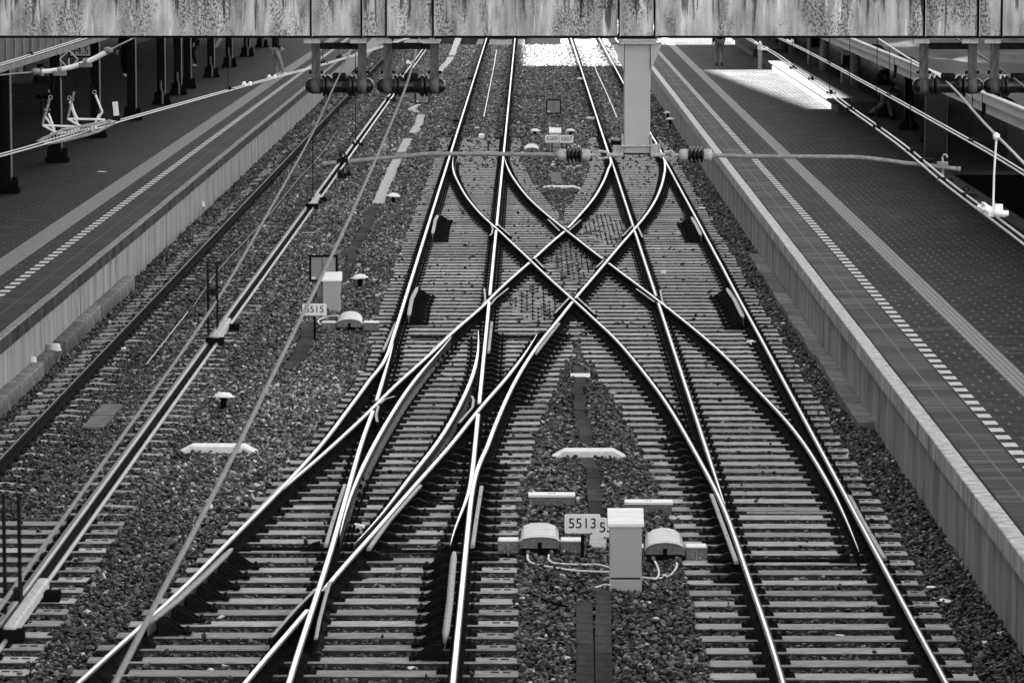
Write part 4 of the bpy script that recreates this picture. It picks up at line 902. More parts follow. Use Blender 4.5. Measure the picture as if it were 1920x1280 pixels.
for pts in ([(133,190),(139,210),(145,222)], [(179,178),(186,196),(192,210)], [(131,190),(138,212),(148,240)], [(84,218),(95,233),(103,247)], [(91,213),(98,232),(102,243)], [(186,214),(178,232),(173,246)], [(192,210),(184,222)]): mb = MB(); pl_(pts, .010, mb); b_(mb, 'frame_rod', 'cable')
for pts in ([(80,235),(150,238)], [(80,235),(102,247),(125,249),(150,240)], [(127,223),(197,224.5)], [(127,223),(150,236),(180,236),(197,226)], [(95,251),(120,250),(172,241),(182,238)], [(148,237),(190,232),(212,227)]): mb = MB(); pl_(pts, .011, mb); b_(mb, 'skid_frame', 'white')
for pts in ([(70,266.5),(88,257),(120,243),(165,235),(208,226.5)], [(72,271),(110,266),(160,254),(185,246),(215,230)]): mb = MB(); pl_(pts, .016, mb); b_(mb, 'skid', 'galvlight')
mb = MB()
for i in range(16): x = 82+i*6.3; y = 262-i*1.5; q = P(x, y, D); mb.box(q, (.012, .03, .05))
b_(mb, 'comb', 'galvlight')
mb = MB(); mb.box(P(217, 204, D), (.05, .01, .13), rot=Euler((0, -.09, 0)).to_matrix()); b_(mb, 'marker_plate', 'cabinet2')
mb = MB(); mb.box(P(219, 222, D), (.06, .08, .04)); mb.box(P(70, 268, D), (.13, .1, .03)); b_(mb, 'clamp', 'iron')

# ------------------------------------------------------------------ trackside equipment
clear_rects = []; clear_paths = []
GZ = -.205           # gravel level
def G_(px, py, z=GZ): return U(px, py, z)
def cabinet(px, py, w_, h, d, lab, plinth=True):
    p = G_(px, py); t = empty('relay_cabinet', p, label=lab, cat='relay cabinet')
    m = MB(); z0 = .0
    if plinth: m.box((0, d/2, .06), (w_, d, .22)); m.build('plinth', M['galvlight'] if 0 else M['cabinet'], t); m = MB(); m.box((0, d/2+.01, .185), (w_-.03, d-.03, .04)); m.build('gap', M['black'], t); z0 = .19
    m = MB(); m.box((0, d/2, z0+(h-z0)/2), (w_, d, h-z0), bev=.006); m.build('body', M['cabinet'], t)
    m = MB(); e = .02; x = w_/2+e
    m.prism([(-x, -e, h-.03), (-x, -e, h), (-x, d*.75, h+.12), (-x, d+e, h+.12), (-x, d+e, h-.03)], (0, 0, 0), (2*x, 0, 0)); m.build('lid', M['cabinet2'], t)
    m = MB(); m.box((w_/2+.004, d/2, h*.5), (.006, .1, .12)); m.build('vent_slot', M['black'], t)
    return t
cabinet(1173, 1116, .335, .76, .26, 'grey relay cabinet with bright white lid in the gravel at the bottom middle')
cabinet(622, 588, .31, .60, .26, 'small grey relay cabinet behind the number plate 5515', plinth=False)
cabinet(1041, 288, .31, .62, .22, 'faraway pale relay cabinet behind the number plates 5509 and 5507', plinth=True)
def text_mesh(txt, size, parent, loc, m, name='lettering'):
    c = bpy.data.curves.new('txt', 'FONT'); c.body = txt; c.size = size; c.extrude = .001; c.align_x = 'CENTER'; c.align_y = 'CENTER'
    o = bpy.data.objects.new('txt', c); COL.objects.link(o); bpy.context.view_layer.update()
    me = bpy.data.meshes.new_from_object(o.evaluated_get(bpy.context.evaluated_depsgraph_get())); bpy.data.objects.remove(o)
    me.materials.clear(); me.materials.append(m); q = bpy.data.objects.new(name, me); COL.objects.link(q); q.parent = parent; q.location = loc; q.rotation_euler = (math.pi/2, 0, 0); return q
def plate(px, py_base, txt, zc, w_, h, lab, tsize=.16, tx=0):
    p = G_(px, py_base); t = empty('number_plate', p, label=lab, cat='number plate')
    m = MB(); r = .02; a, b = w_/2, h/2; poly = []
    for cx, cz, q0 in ((a-r, b-r, 0), (-a+r, b-r, 90), (-a+r, -b+r, 180), (a-r, -b+r, 270)):
        for q in (0, 30, 60, 90): poly.append((cx+r*math.cos(R(q0+q)), 0, zc+cz+r*math.sin(R(q0+q))))
    m.prism(poly, (0, 0, 0), (0, .006, 0)); m.build('plate', M['white'], t)
    text_mesh(txt, tsize, t, (tx, -.003, zc), M['black'])
    m = MB(); m.box((0, .025, (zc-b)/2), (.035, .03, zc-b+.02)); m.build('post', M['black'], t)
    m = MB(); m.box((0, .01, zc-b-.006), (w_*.55, .03, .016)); [m.box((s*w_*.25, -.002, zc-b+.004), (.014, .006, .014)) for s in (-1, 1)]; m.build('bracket', M['iron2'], t)
plate(1092, 1052, '5513', .42, .395, .215, 'white number plate 5513 on a short black post left of the cabinet')
plate(1150, 1060, '5511', .42, .39, .215, 'white number plate beginning with 5, half hidden by the grey cabinet')
plate(590, 640, '5515', .53, .40, .20, 'white number plate 5515 on a black post, left of the middle')
plate(1035, 290, '5509', .46, .40, .23, 'white number plate 5509, left one of the faraway pair', .165)
plate(1062, 290.5, '5507', .46, .40, .23, 'white number plate 5507, right one of the faraway pair', .165)

def cable(pts, r, lab, m='cable', name='cable', z=None):
    mb = MB(); V = [G_(*p) if len(p) == 2 else U(p[0], p[1], p[2]+.03) for p in pts]; o0 = V[0].copy()
    # smooth with Catmull-Rom
    out = []
    for i in range(len(V)-1):
        p0, p1, p2, p3 = V[max(i-1, 0)], V[i], V[i+1], V[min(i+2, len(V)-1)]
        for t_ in np.linspace(0, 1, 7)[:-1]: out.append(.5*((2*p1)+(p2-p0)*t_+(2*p0-5*p1+4*p2-p3)*t_**2+(3*p1-p0-3*p2+p3)*t_**3))
    out.append(V[-1]); mb.tube([v-o0 for v in out], r, 8); o = mb.build(name, M[m]); o.location = o0; return tag(o, lab, 'cable')
def point_machine(px, py, lab, dome='flat', side=(1, 1), k=1.0, left=.25, right=.25):
    p = G_(px, py); t = empty('point_machine', p, label=lab, cat='point machine', group='point machines beside the switches'); t.scale = (k, k, k)
    w_ = .43; d = .40
    m = MB(); m.box((0, d/2, .045), (w_-.03, d-.02, .11)); m.build('base', M['iron'], t)
    # lid: arch profile extruded in depth
    n = 12; poly = []
    if dome == 'flat': prof = [(-w_/2, .10), (-w_/2, .22), (-w_/2+.035, .265), (-.10, .292), (0, .30), (.10, .292), (w_/2-.035, .265), (w_/2, .22), (w_/2, .10)]
    else: prof = [(-w_/2, .10)] + [(-w_/2*math.cos(q), .17+.14*math.sin(q)) for q in np.linspace(.0, math.pi, 11)] + [(w_/2, .10)]
    m = MB(); m.prism([(x, .0, .10+(z-.10)*.62) for x, z in prof], (0, 0, 0), (0, .006, 0), 1)
    fz = lambda z: .10+(z-.10)*.62; vs = [(x, .008, fz(z)) for x, z in prof]+[(x*.97, d*1.1, z+.015) for x, z in prof]; L_ = len(prof)
    m.add(vs, [(i, i+1, L_+i+1, L_+i) for i in range(L_-1)]+[tuple(range(L_, 2*L_))], 0, True)
    lipp = [(x*1.02, fz(z)+.004) for x, z in prof]
    m.add([(x, -.012, z) for x, z in lipp[1:-1]]+[(x, .05, z+.014) for x, z in lipp[1:-1]], [(i, i+1, len(lipp)-2+i+1, len(lipp)-2+i) for i in range(len(lipp)-3)], 0, True)
    m.build('lid', [M['lid'], M['casting']], t)
    m = MB(); m.box((0, -.01, .13), (.045, .03, .075), bev=.006); m.box((0, -.02, .10), (.03, .02, .03)); m.build('lock', M['black'], t)
    for s, ln in ((-1, left), (1, right)):
        if ln < .05: continue
        m = MB(); m.box((s*(w_/2+ln/2+.012), d*.45, .10), (ln, .24, .15), bev=.012); m.build('side_housing', [M['casting']], t).data.materials.append(M['lid'])
        o = t.children[-1]
        for q in o.data.polygons:
            if q.normal.z > .6: q.material_index = 1
        m = MB(); m.box((s*(w_/2+ln*.55), d*.45-.13, .07), (.02, .03, .12)); m.lathe((s*(w_/2+ln*.55+.04), d*.45-.14, .05), [(0, -.015), (.018, -.012), (.018, .012), (0, .015)], 8, 0, 'Y'); m.lathe((s*(w_/2+ln*.55-.045), d*.45-.14, .05), [(0, -.015), (.018, -.012), (.018, .012), (0, .015)], 8, 0, 'Y'); m.build('clamp', M['galv'], t)
    for x in (-.13, .13):
        m = MB(); m.lathe((x, .0, .055), [(0, -.03), (.022, -.025), (.026, .02)], 10, 0, 'Y'); m.build('cable_gland', M['galv'], t)
    m = MB(); m.box((-.32, .2, .01), (.5, .06, .02)); m.box((.32, .2, .01), (.5, .06, .02)); m.build('mounting_bar', M['black'], t)
    return t
point_machine(1012, 1044, 'point machine with flat arched lid, left of the cabinet in front of plate 5513', 'flat', left=.24, right=.26)
point_machine(1247, 1056, 'point machine with round domed lid, directly right of the grey cabinet', 'round', left=.08, right=.24)
point_machine(655, 624, 'point machine with domed lid beside number plate 5515', 'round', left=.25, right=.27)
point_machine(997, 292, 'far point machine, pale lid just above the left steady arm', 'round', left=.03, right=.03)
cable([(989,1040,-.15),(990,1048,-.16),(1000,1056,-.19),(1040,1064,-.19),(1090,1070,-.19),(1143,1072,-.12)], .013, 'lower white cable curving from the left point machine to the cabinet')
cable([(1029,1040,-.15),(1030,1050,-.17),(1045,1056,-.19),(1090,1058,-.19),(1120,1058,-.17),(1144,1064,-.1)], .012, 'upper white cable from the left point machine to the cabinet')
cable([(1228,1052,-.15),(1234,1065,-.18),(1235,1078,-.19),(1228,1084,-.19),(1201,1082,-.12)], .013, 'short white cable from the domed point machine to the cabinet')
cable([(1269,1055,-.15),(1268,1064,-.18),(1256,1078,-.19),(1232,1085,-.185),(1208,1083,-.17),(1202,1086,-.14)], .013, 'long white cable looping from the domed point machine to the cabinet')
cable([(1109,1101,-.20),(1116,1101,-.18),(1130,1097,-.16),(1144,1096,-.12)], .013, 'white cable stub leaving the cabinet plinth to the left')
cable([(1202,1086,-.18),(1209,1090,-.18),(1216,1096,-.2)], .010, 'grey cable stub leaving the cabinet to the right', 'galvlight')
cable([(990,1110,-.19),(1010,1120,-.18),(1040,1131,-.18),(1076,1138,-.19)], .011, 'black cable lying on the gravel in front of the dark duct lids', 'black')
cable([(633,592,-.10),(612,594,-.15),(598,600,-.17),(598,606,-.18),(608,611,-.18),(628,611,-.16),(632,610,-.15)], .016, 'thick white cable loop between the small cabinet and the point machine by 5515')
cable([(931,95,-.14),(925,130,-.14),(921,150,-.14),(914,185,-.14),(907,219,-.14)], .022, 'thin white cable along the middle of the left far track', 'cable')
cable([(1112,112,-.14),(1119,135,-.14),(1133,165,-.14),(1143,188,-.14),(1157,221,-.14)], .022, 'thin white cable along the middle of the right far track', 'cable')
cable([(632,246,-.15),(600,292,-.15),(560,335,-.15),(500,408,-.15),(415,500,-.15),(362,575,-.15)], .009, 'thin cable lying between the rails of the leftmost track, upper length', 'galv')
cable([(352,585,-.15),(320,625,-.15),(275,682,-.15)], .012, 'thin cable lying between the rails of the leftmost track, lower length', 'galvlight')

def cap_marker(px, py, lab, dia=.32, h=.26, solid=False):
    p = G_(px, py); t = empty('capped_terminal', p, label=lab, cat='capped terminal', group='capped cable terminals in the gravel'); t.rotation_euler = (.04*rng.normal(), .04*rng.normal(), rng.random()*3)
    m = MB(); m.lathe((0, 0, 0), [(0, -.06), (.045, -.06), (.045, h), (0, h)], 12); m.build('post', M['black'], t)
    r = dia/2; m = MB()
    if solid: m.lathe((0, 0, h), [(0, .0), (r, 0), (r, .03), (r*.84, .035), (r*.82, .10), (r*.7, .115), (0, .12)], 20)
    else: m.lathe((0, 0, h), [(0, .0), (r, 0), (r, .018), (r*.8, .022), (r*.72, .045), (r*.45, .068), (0, .078)], 20)
    m.build('cap', M['cabinet2'] if not solid else M['lid'], t)
    m = MB(); m.tube([(.07, 0, h-.01), (.09, .02, .1), (.06, .04, 0), (.12, .1, -.01)], .006, 6); m.build('cable', M['galv'], t)
for x, y, lab, so in ((676,541,'white mushroom cap on a black stub, right of cabinet and plate 5515',0), (737,383,'white mushroom cap beside the end of the pale duct lids',0), (419,771,'white mushroom cap alone in the gravel above the left white bar',0), (1003,258,'white mushroom cap left of the plates 5509 and 5507',0), (1070,258,'white mushroom cap right of the plates 5509 and 5507',0), (375,401,'small grey cap beside the left platform wall, farthest of three',1), (100,678,'grey drum-shaped cap beside the left platform ledge, middle one',1), (55,703,'grey drum-shaped cap beside the left platform ledge, nearest to the viewer',1), (1252,224,'pale cap next to the right platform, upper of two',0), (1257,236,'pale cap next to the right platform, lower of two',0), (791,203,'dark-rimmed cap beside the zigzag pale duct',0), (783,232,'small cap below the zigzag pale duct, hardly visible',0)):
    if 'hardly' in lab: continue
    cap_marker(x, y, lab, .33 if not so else .26, .2 if not so else .17, bool(so))

def fouling_bar(px0, px1, py, lab, h=.13):
    a, b = G_(px0, py), G_(px1, py); L_ = (b-a).length; c = (a+b)/2
    m = MB(); x = L_/2; 
    ends = [(-x, 0, 0), (-x, 0, .04), (-x+.16*L_/.95, 0, h), (x-.16*L_/.95, 0, h), (x, 0, .04), (x, 0, 0)]
    nb = 24
    m.prism([(q[0], -.13, q[2]) for q in ends], (0, 0, 0), (0, .30, 0))
    o = m.build('fouling_bar', M['whitedirty']); o.location = c+Vector((0, .09, -.02)); md = o.modifiers.new('b', 'BEVEL'); md.width = .015; md.segments = 2
    tag(o, lab, 'fouling bar', 'white fouling point bars'); clear_rects.append((c.x-x-.02, c.x+x+.02, c.y-.06, c.y+.28))
fouling_bar(1035, 1174, 860, 'white chamfered concrete bar lying across the dark duct in the middle gravel')
fouling_bar(334, 482, 851, 'white chamfered concrete bar in the gravel beside the leftmost track')
fouling_bar(1013, 1089, 355, 'small white chamfered bar between the far switch rails', .10)
def magnet(px0, px1, py, lab, h=.14, mark='272'):
    a, b = G_(px0, py), G_(px1, py); L_ = (b-a).length; c = (a+b)/2; t = empty('signal_box', c, label=lab, cat='junction box')
    m = MB(); m.box((0, .1, h/2-.02), (L_, .2, h+.04)); m.build('body', M['casting'], t); m = MB(); m.box((0, .1, h+.006), (L_+.02, .22, .03), bev=.005); m.build('lid', M['white'], t)
    q = text_mesh(mark, .07, t, (0, .1, h+.0225), M['casting'], 'number'); q.rotation_euler = (0, 0, 0)
    clear_rects.append((c.x-L_/2, c.x+L_/2, c.y, c.y+.2))
magnet(992, 1077, 952, 'flat white-lidded box on the gravel above plate 5513')
magnet(1173, 1260, 966, 'flat white-lidded box between the cabinet top and the right-hand sleepers', mark='1221')
for (a0, a1, py, lab) in ((988,1025,314,'thin white strip in the far gravel, left of two'), (1055,1093,314,'thin white strip in the far gravel, right of two')):
    a, b = G_(a0, py), G_(a1, py); m = MB(); m.box((0, 0, .03), ((b-a).length, .14, .05)); o = m.build('flat_strip', M['white']); o.location = (a+b)/2; tag(o, lab, 'marker strip')
def board(px, py0, w_, h, zc, lab, stick=True, extra=False):
    p = G_(px, py0); t = empty('framed_board', p, label=lab, cat='trackside board'); t.rotation_euler.z = .05
    m = MB(); m.box((0, 0, zc), (w_, .02, h)); m.build('panel', M['signback'], t)
    m = MB()
    for s in (-1, 1): m.box((s*w_/2, -.004, zc), (.036, .05, h+.03)); m.box((0, -.004, zc+s*h/2), (w_-.036, .046, .036))
    m.build('frame', M['black'], t)
    m = MB(); m.tube([(0, -.03, zc+h/2-.02), (0, -.03, -.1)], .018, 10); m.build('post', M['galv'], t)
    if extra:
        m = MB(); m.box((0, -.0, zc-h/2-.17), (w_*.55, .02, .26)); m.build('lower_panel', M['signback'], t); m = MB()
        for s in (-1, 1): m.box((s*w_*.28, -.004, zc-h/2-.17), (.02, .04, .28))
        m.box((0, -.004, zc-h/2-.03), (w_*.54, .04, .02)); m.build('lower_frame', M['black'], t)
    m = MB(); m.box((-w_*.37, -.013, zc-h*.38), (w_*.16, .004, h*.1)); m.build('sticker', M['cabinet2'], t)
board(607, 585, .47, .44, .78, 'black-framed grey board with a smaller one below, above the relay cabinet by 5515', extra=True)
board(1038, 222, .47, .45, .40, 'black-framed grey double board standing alone in the middle far gravel')
board(792, 214, .46, .48, .62, 'grey board partly hidden behind the second wire hanger')
# duct lids
def duct(pts, w_, m, lab, seg=1.0, jit=.012, z=-.185):
    V = [G_(x, y, z) for x, y in pts]; L_ = [0]; 
    for a, b in zip(V[:-1], V[1:]): L_.append(L_[-1]+(b-a).length)
    t = empty('cable_duct', V[0], label=lab, cat='cable duct'); n = max(1, int(L_[-1]/seg))
    for i in range(n):
        s0, s1 = L_[-1]*i/n, L_[-1]*(i+1)/n
        f = lambda s_: Vector([float(np.interp(s_, L_, [v[q] for v in V])) for q in range(3)])
        a, b = f(s0), f(s1); c = (a+b)/2-V[0]; d = b-a; mb = MB(); mb.box((0, 0, 0), (w_, d.length-.012, .07), bev=.006)
        o = mb.build('duct_lid', M[m] if (rng.random() < .85 or m == 'duct') else M['ductmid'], t); o.location = c+Vector((jit*rng.normal(), 0, .004*rng.normal())); o.rotation_euler.z = math.atan2(-d.x, d.y)
    clear_paths.append(([(v.x, v.y) for v in V], w_/2+.005))
duct([(1087,690),(1086,735),(1087,770),(1096,800),(1100,838)], .175, 'duct', 'dark cable duct from the white plate down to the white bar in the middle gravel', .8)
duct([(1101,862),(1110,885),(1112,930),(1120,968)], .175, 'duct', 'dark cable duct between the white bar and plate 5513', .8)
duct([(1120,975),(1126,1000),(1124,1030)], .19, 'ductlight', 'pale stretch of cable duct directly behind plate 5513', .7)
duct([(1131,1108),(1131,1200),(1134,1300)], .165, 'duct', 'right-hand strip of the double duct at the bottom edge', 1.3, .003)
duct([(1096,1133),(1097,1200),(1097,1300)], .17, 'duct', 'left-hand strip of the double duct at the bottom edge', 1.5, .003)
duct([(1042,325),(1043,345)], .28, 'ductmid', 'short faint duct slab in front of the small white bar', 1.5)
duct([(860,70),(848,105),(840,118),(822,137)], .33, 'ductlight', 'pale cable duct, farthest stretch, right of the second wire hanger', 2.2)
duct([(790,197),(769,206),(790,216),(784,238),(775,252)], .30, 'ductlight', 'pale zigzag stretch of cable duct below the wire hangers', 1.6)
duct([(766,262),(745,300),(736,320),(720,355),(708,384)], .27, 'ductlight', 'pale cable duct ending beside the mushroom cap, under the slanting cable', 1.2)
duct([(703,386),(690,420),(676,445),(661,470),(656,500)], .23, 'duct', 'dark cable duct continuing from the pale lids towards the cabinet by 5515', 1.0)
duct([(652,505),(640,525),(615,550)], .22, 'duct', 'dark curved duct running behind the cabinet by 5515', .9)
duct([(580,610),(575,640),(560,668),(540,695)], .24, 'duct', 'dark duct end below plate 5515 fading into the gravel', .9)
duct([(214,762),(172,804)], .30, 'ductmid', 'grey slab between the rails of the leftmost track', .9)
p = G_(1088, 712); t = empty('name_board', p, label='small white plate standing across the dark duct in the middle gravel', cat='marker plate')
m = MB(); m.box((0, 0, .06), (.30, .02, .10), rot=Euler((-.9, 0, 0)).to_matrix()); m.build('plate', M['white'], t); m = MB(); m.box((0, .03, .0), (.03, .03, .1)); m.build('post', M['iron'], t)
m = MB(); m.box((0, 0, .05), (.17, .6, .10), bev=.01); o = m.build('track_magnet', M['cabinet2']); o.location = U(903, 258, -.17); tag(o, 'small white block lying on the sleepers of the far left track', 'track box')
m = MB(); m.box((0, 0, .02), (.10, .1, .06)); o = m.build('track_magnet', M['white']); o.location = U(1244, 512, -.17); tag(o, 'tiny white box between the rails right of the crossover centre', 'track box')
# rail clamps sticking out of the far rails
for x, y, s, c, lab in ((1107,221,-1,'white','pale clamp on the left rail of the right far track, nearer one'), (1088,147,-1,'white','pale clamp on the left rail of the right far track, farther one'), (856,226,-1,'iron','dark clamp on the outer left far rail, nearer one'), (882,147,-1,'iron','dark clamp on the outer left far rail, farther one')):
    q = U(x, y, -.08); m = MB(); [m.box((i*.085-.08, 0, 0), (.07, .12, .06), bev=.008) for i in range(3)]; m.box((0, 0, -.03), (.3, .08, .03)); o = m.build('rail_clamp', M[c]); o.location = q; o.rotation_euler.z = -.5 if c == 'white' else -.8; tag(o, lab, 'rail clamp')
# stretcher rods between the switch blades
def rod(x0, x1, py, lab, r=.02, z=-.13, m='iron', sd=(1,)):
    if r < .015: sd = ()
    y = U(900, py, z).y; xa, xb = U(x0, py, z).x, U(x1, py, z).x; t = empty('stretcher_rod', ((xa+xb)/2, y, z), label=lab, cat='stretcher rod', group='stretcher rods of the switches'); h = (xb-xa)/2
    mb = MB(); mb.tube([(-h, 0, 0), (h, 0, 0)], r, 8); mb.build('rod', M[m], t)
    for s in sd:
        mb = MB(); mb.prism([(s*h, -.05, -.02), (s*(h-.22), -.05, -.02), (s*(h-.08), -.05, .07), (s*h, -.05, .09)], (0, 0, 0), (0, .08, 0)); mb.build('bracket', M['iron'], t)
for a in ((452,600,1029,'thick dark rod below the left switch blade tip'), (712,850,1033,'thick dark rod left of the near check rail'), (935,880,1047,'dark rod from the flat-lidded point machine to the rail'), (1404,1592,1050,'thick dark rod between the right-hand switch blades, near bottom'), (1330,1375,1047,'dark rod from the domed point machine to the rail'), (560,655,940,'thin rod under the left blades', .012), (1400,1560,961,'thin pale rod crossing the right track', .012, -.12, 'galvlight'), (690,870,938,'thin rod under the middle blades', .012), (770,860,632,'dark rod below the far left check rail'), (930,1020,632,'dark rod left of the middle blade tip')):
    rod(*a)
# litter
def rag(px, py, s, lab, z=-.16, cat='litter'):
    bm = bmesh.new(); bmesh.ops.create_icosphere(bm, subdivisions=2, radius=.5)
    for v in bm.verts: v.co *= 1+random.uniform(-.3, .25); v.co.z = max(v.co.z, -.25)*.7
    me = bpy.data.meshes.new('litter'); bm.to_mesh(me); bm.free(); me.materials.append(M['litter']); o = bpy.data.objects.new('litter', me); COL.objects.link(o); o.scale = s; o.location = U(px, py, z); o.rotation_euler.z = random.uniform(-.5, .5); tag(o, lab, cat)
rag(1408, 642, (.17, .22, .14), 'crumpled white plastic bag beside a rail of the right track'); rag(672, 988, (.16, .2, .12), 'crumpled white plastic bag between the left switch rails')
rag(772, 1252, (.11, .06, .05), 'crushed white can on a sleeper near the bottom edge', z=-.2); rag(1658, 791, (.30, .05, .04), 'long strip of white litter at the end of the right-hand ledge')
rag(1835, 1063, (.11, .14, .05), 'flat white scrap near the bottom of the right gravel'); rag(1772, 1125, (.1, .2, .05), 'white scrap on a sleeper end at the lower right'); rag(1745, 1100, (.12, .1, .03), 'pale smear of paper on a sleeper end, lower right')
rag(1672, 814, (.06, .12, .05), 'small white scrap at the foot of the right platform wall'); rag(1468, 606, (.08, .06, .04), 'white paper scrap beside the right track, upper'); rag(1463, 638, (.05, .06, .04), 'white paper scrap beside the right track, lower')
rag(1575, 1190, (.1, .05, .02), 'small white paper on a sleeper between the right rails', z=-.17); rag(1620, 1070, (.05, .06, .06), 'small pale ball of litter by the right rail'); rag(1318, 390, (.2, .3, .02), 'pale scrap on far sleepers right of the check rail')
rag(232, 653, (.09, .06, .05), 'pale scrap beside the leftmost rail, upper'); rag(75, 738, (.1, .07, .05), 'pale scrap beside the leftmost rail, lower'); rag(672, 697, (.2, .12, .03), 'whitish sleeper-end scrap left of the switch')
rag(192, 322, (.25, .1, .03), 'white paper on the left platform paving', z=PZ)

# ------------------------------------------------------------------ canopies and platform furniture
# left canopy: gutter line, upstand cladding, dark underside
zl = H-3.48*.9931; t = empty('platform_canopy', (-11.05, 100, zl), label='left platform canopy with pale ribbed upstand, seen in the upper left corner', cat='canopy')
m = MB(); m.box((-9.6, 0, .14), (18.9, 160, .06)); m.build('roof', M['glassdark'], t)  # roof widened away from the tracks so the deck below stays dark
m = MB()
for i in range(110): m.box((0, -70+i*1.35, .06), (.10, 1.30, .12))
m.build('gutter', M['galvdark'], t)
m = MB(); m.box((-.12, 0, .55), (.04, 150, .8)); m.build('upstand', mat('aged_cladding', .07, .3, 3, (1, 1, .3), rough=.7), t)
m = MB()
for i in range(110): m.box((-.085, -70+i*1.35, .55), (.04, .10, .8))
m.build('rib_row', M['galvdark'], t)
# right canopy
zr = H-3.48*.9931; t = empty('platform_canopy', (7.7, 95, zr), label='right platform canopy with bright gutter fascia and dark rumpled roof', cat='canopy')
m = MB(); m.box((.05, 0, .085), (.10, 170, .17)); m.box((.02, 0, .25), (.14, 170, .15)); m.box((-.045, 0, .33), (.05, 170, .03)); m.build('fascia', mat('pale_fascia', .42, .15, 1.5, (1, .4, 1), rough=.6), t)
m = MB(); nx, ny = 40, 200; vs = []; fs = []
for j in range(ny):
    for i in range(nx):
        x = .12+i*.32; y = -84+j*.85; vs.append((x, y, .31+.035*i*.32*.6+.05*math.sin(y*.9+x*2)+.04*math.sin(x*4.1+y*.31)+.03*random.random()))
for j in range(ny-1):
    for i in range(nx-1): a = j*nx+i; fs.append((a, a+1, a+nx+1, a+nx))
m.add(vs, fs, 0, True); m.build('roof', mat('bitumen_roof', .03, .8, 1.2, (1, .25, 1), rough=.85, spec=.08, bump=.8, bscale=4), t)
m = MB(); m.box((6.4, 0, .03), (12.4, 170, .03)); m.build('soffit', M['glassdark'], t)
for y in (-18, -33, -50, -62): m = MB(); m.tube([(-.03, y, .3), (-.03, y, .02), (-.05, y, -.12)], .03, 8); m.build('downpipe', M['iron'], t)
def lcol(px, py, lab, wrap=False, k=1.0):
    p = U(px, py, PZ); t = empty('canopy_column', p, label=lab, cat='column', group='dark columns under the left canopy'); h = zl-PZ
    m = MB(); m.box((-.01, 0, h/2), (.24, .22, h)); m.box((-.01, -.12, h/2), (.10, .02, h)); m.build('shaft', M['column'], t)
    m = MB(); m.box((.12, 0, h/2), (.016, .24, h)); m.build('lit_edge', M['litedge_pipe'], t)  # lighter strip painted in for the lit right-hand edge
    m = MB(); m.box((-.14, -.0, .19), (.20, .34, .38), top=(.7, .7)); m.box((.16, 0, .17), (.2, .3, .34), top=(.75, .75)); m.box((0, 0, .05), (.55, .45, .10)); m.build('base', M['black'], t)
    if wrap: m = MB(); m.tube([(.0, -.17, .75), (-.01, -.17, .5), (.05, -.20, .38), (.05, -.25, .02)], .04, 10); m.build('pipe', M['litedge_pipe'], t)
for i, (x, y, wr, lab) in enumerate(((12,362,0,'dark column at the left edge, nearest of the left canopy columns'), (107,304,0,'dark column behind the section insulator, second from the left edge'), (180,258,0,'dark column right of the hanging section insulator'), (248,225,0,'dark column just right of the small marker plate'), (303,196,1,'dark column with a pale pipe, left of the wire clamps'), (334,178,1,'dark column with a tall pale pipe, fourth base before the person'), (352,166,0,'plain dark column between the pale-piped columns'), (396,145,1,'dark column with a pale bent pipe, third base before the person'), (430,126,1,'dark column with a pale pipe, second base before the standing person'), (463,106,1,'dark column with a pale pipe, directly left of the standing person'), (491,89,1,'faraway dark column just visible behind the standing person'))):
    lcol(x, y, lab, wr)
def rcol(px, py, lab, sleeve=False):
    p = U(px, py, PZ); t = empty('canopy_column', p, label=lab, cat='column', group='columns under the right canopy'); h = zr-PZ+.02
    m = MB(); m.box((0, 0, h/2), (.20, .014, h)); [m.box((s*.105, 0, h/2), (.016, .2, h)) for s in (-1, 1)]; m.build('shaft', M['column'], t)
    if sleeve: m = MB(); m.lathe((0, 0, 0), [(.17, 0), (.17, 1.0), (.15, 1.3), (.10, 1.5)], 18); m.build('sleeve', M['casting'], t)
    else: m = MB(); m.lathe((0, 0, 0), [(.30, 0), (.29, .06), (.26, .14), (.19, .23), (.08, .30), (0, .31)], 22); m.build('flared_base', M['iron'], t)
for x, y, sl, lab in ((1745,267,0,'dark column with domed base, nearest one under the right canopy'), (1703,243,0,'dark column with domed base, left of the nearest one'), (1660,219,0,'dark column with domed base behind the striding person'), (1603,178,1,'column with a pale sleeve beside the litter bin'), (1545,150,1,'column with a pale sleeve left of the bin'), (1487,110,1,'column with short pale sleeve above the sunlit patch'), (1468,97,1,'small pale-sleeved column, third from the beam'), (1453,90,1,'small pale-sleeved column, second from the beam'), (1440,82,1,'tiny pale-sleeved column just under the beam')):
    rcol(x, y, lab, sl)
m = MB(); m.box((0, 0, 0), (4, 90, 2.75)); o = m.build('dark_backdrop', M['glassdark']); o.location = (13.6, 134, PZ+1.35); tag(o, 'dark block added under the right canopy to keep the background dark', 'dark backdrop')  # added dark block, deepens the darkness under the canopy
m = MB(); m.box((0, 0, 0), (3, 110, 2.6)); o = m.build('dark_backdrop', M['glassdark']); o.location = (-19, 130, PZ+1.3); tag(o, 'dark block added as a backdrop behind the left canopy columns', 'dark backdrop')  # matching dark block added behind the left columns
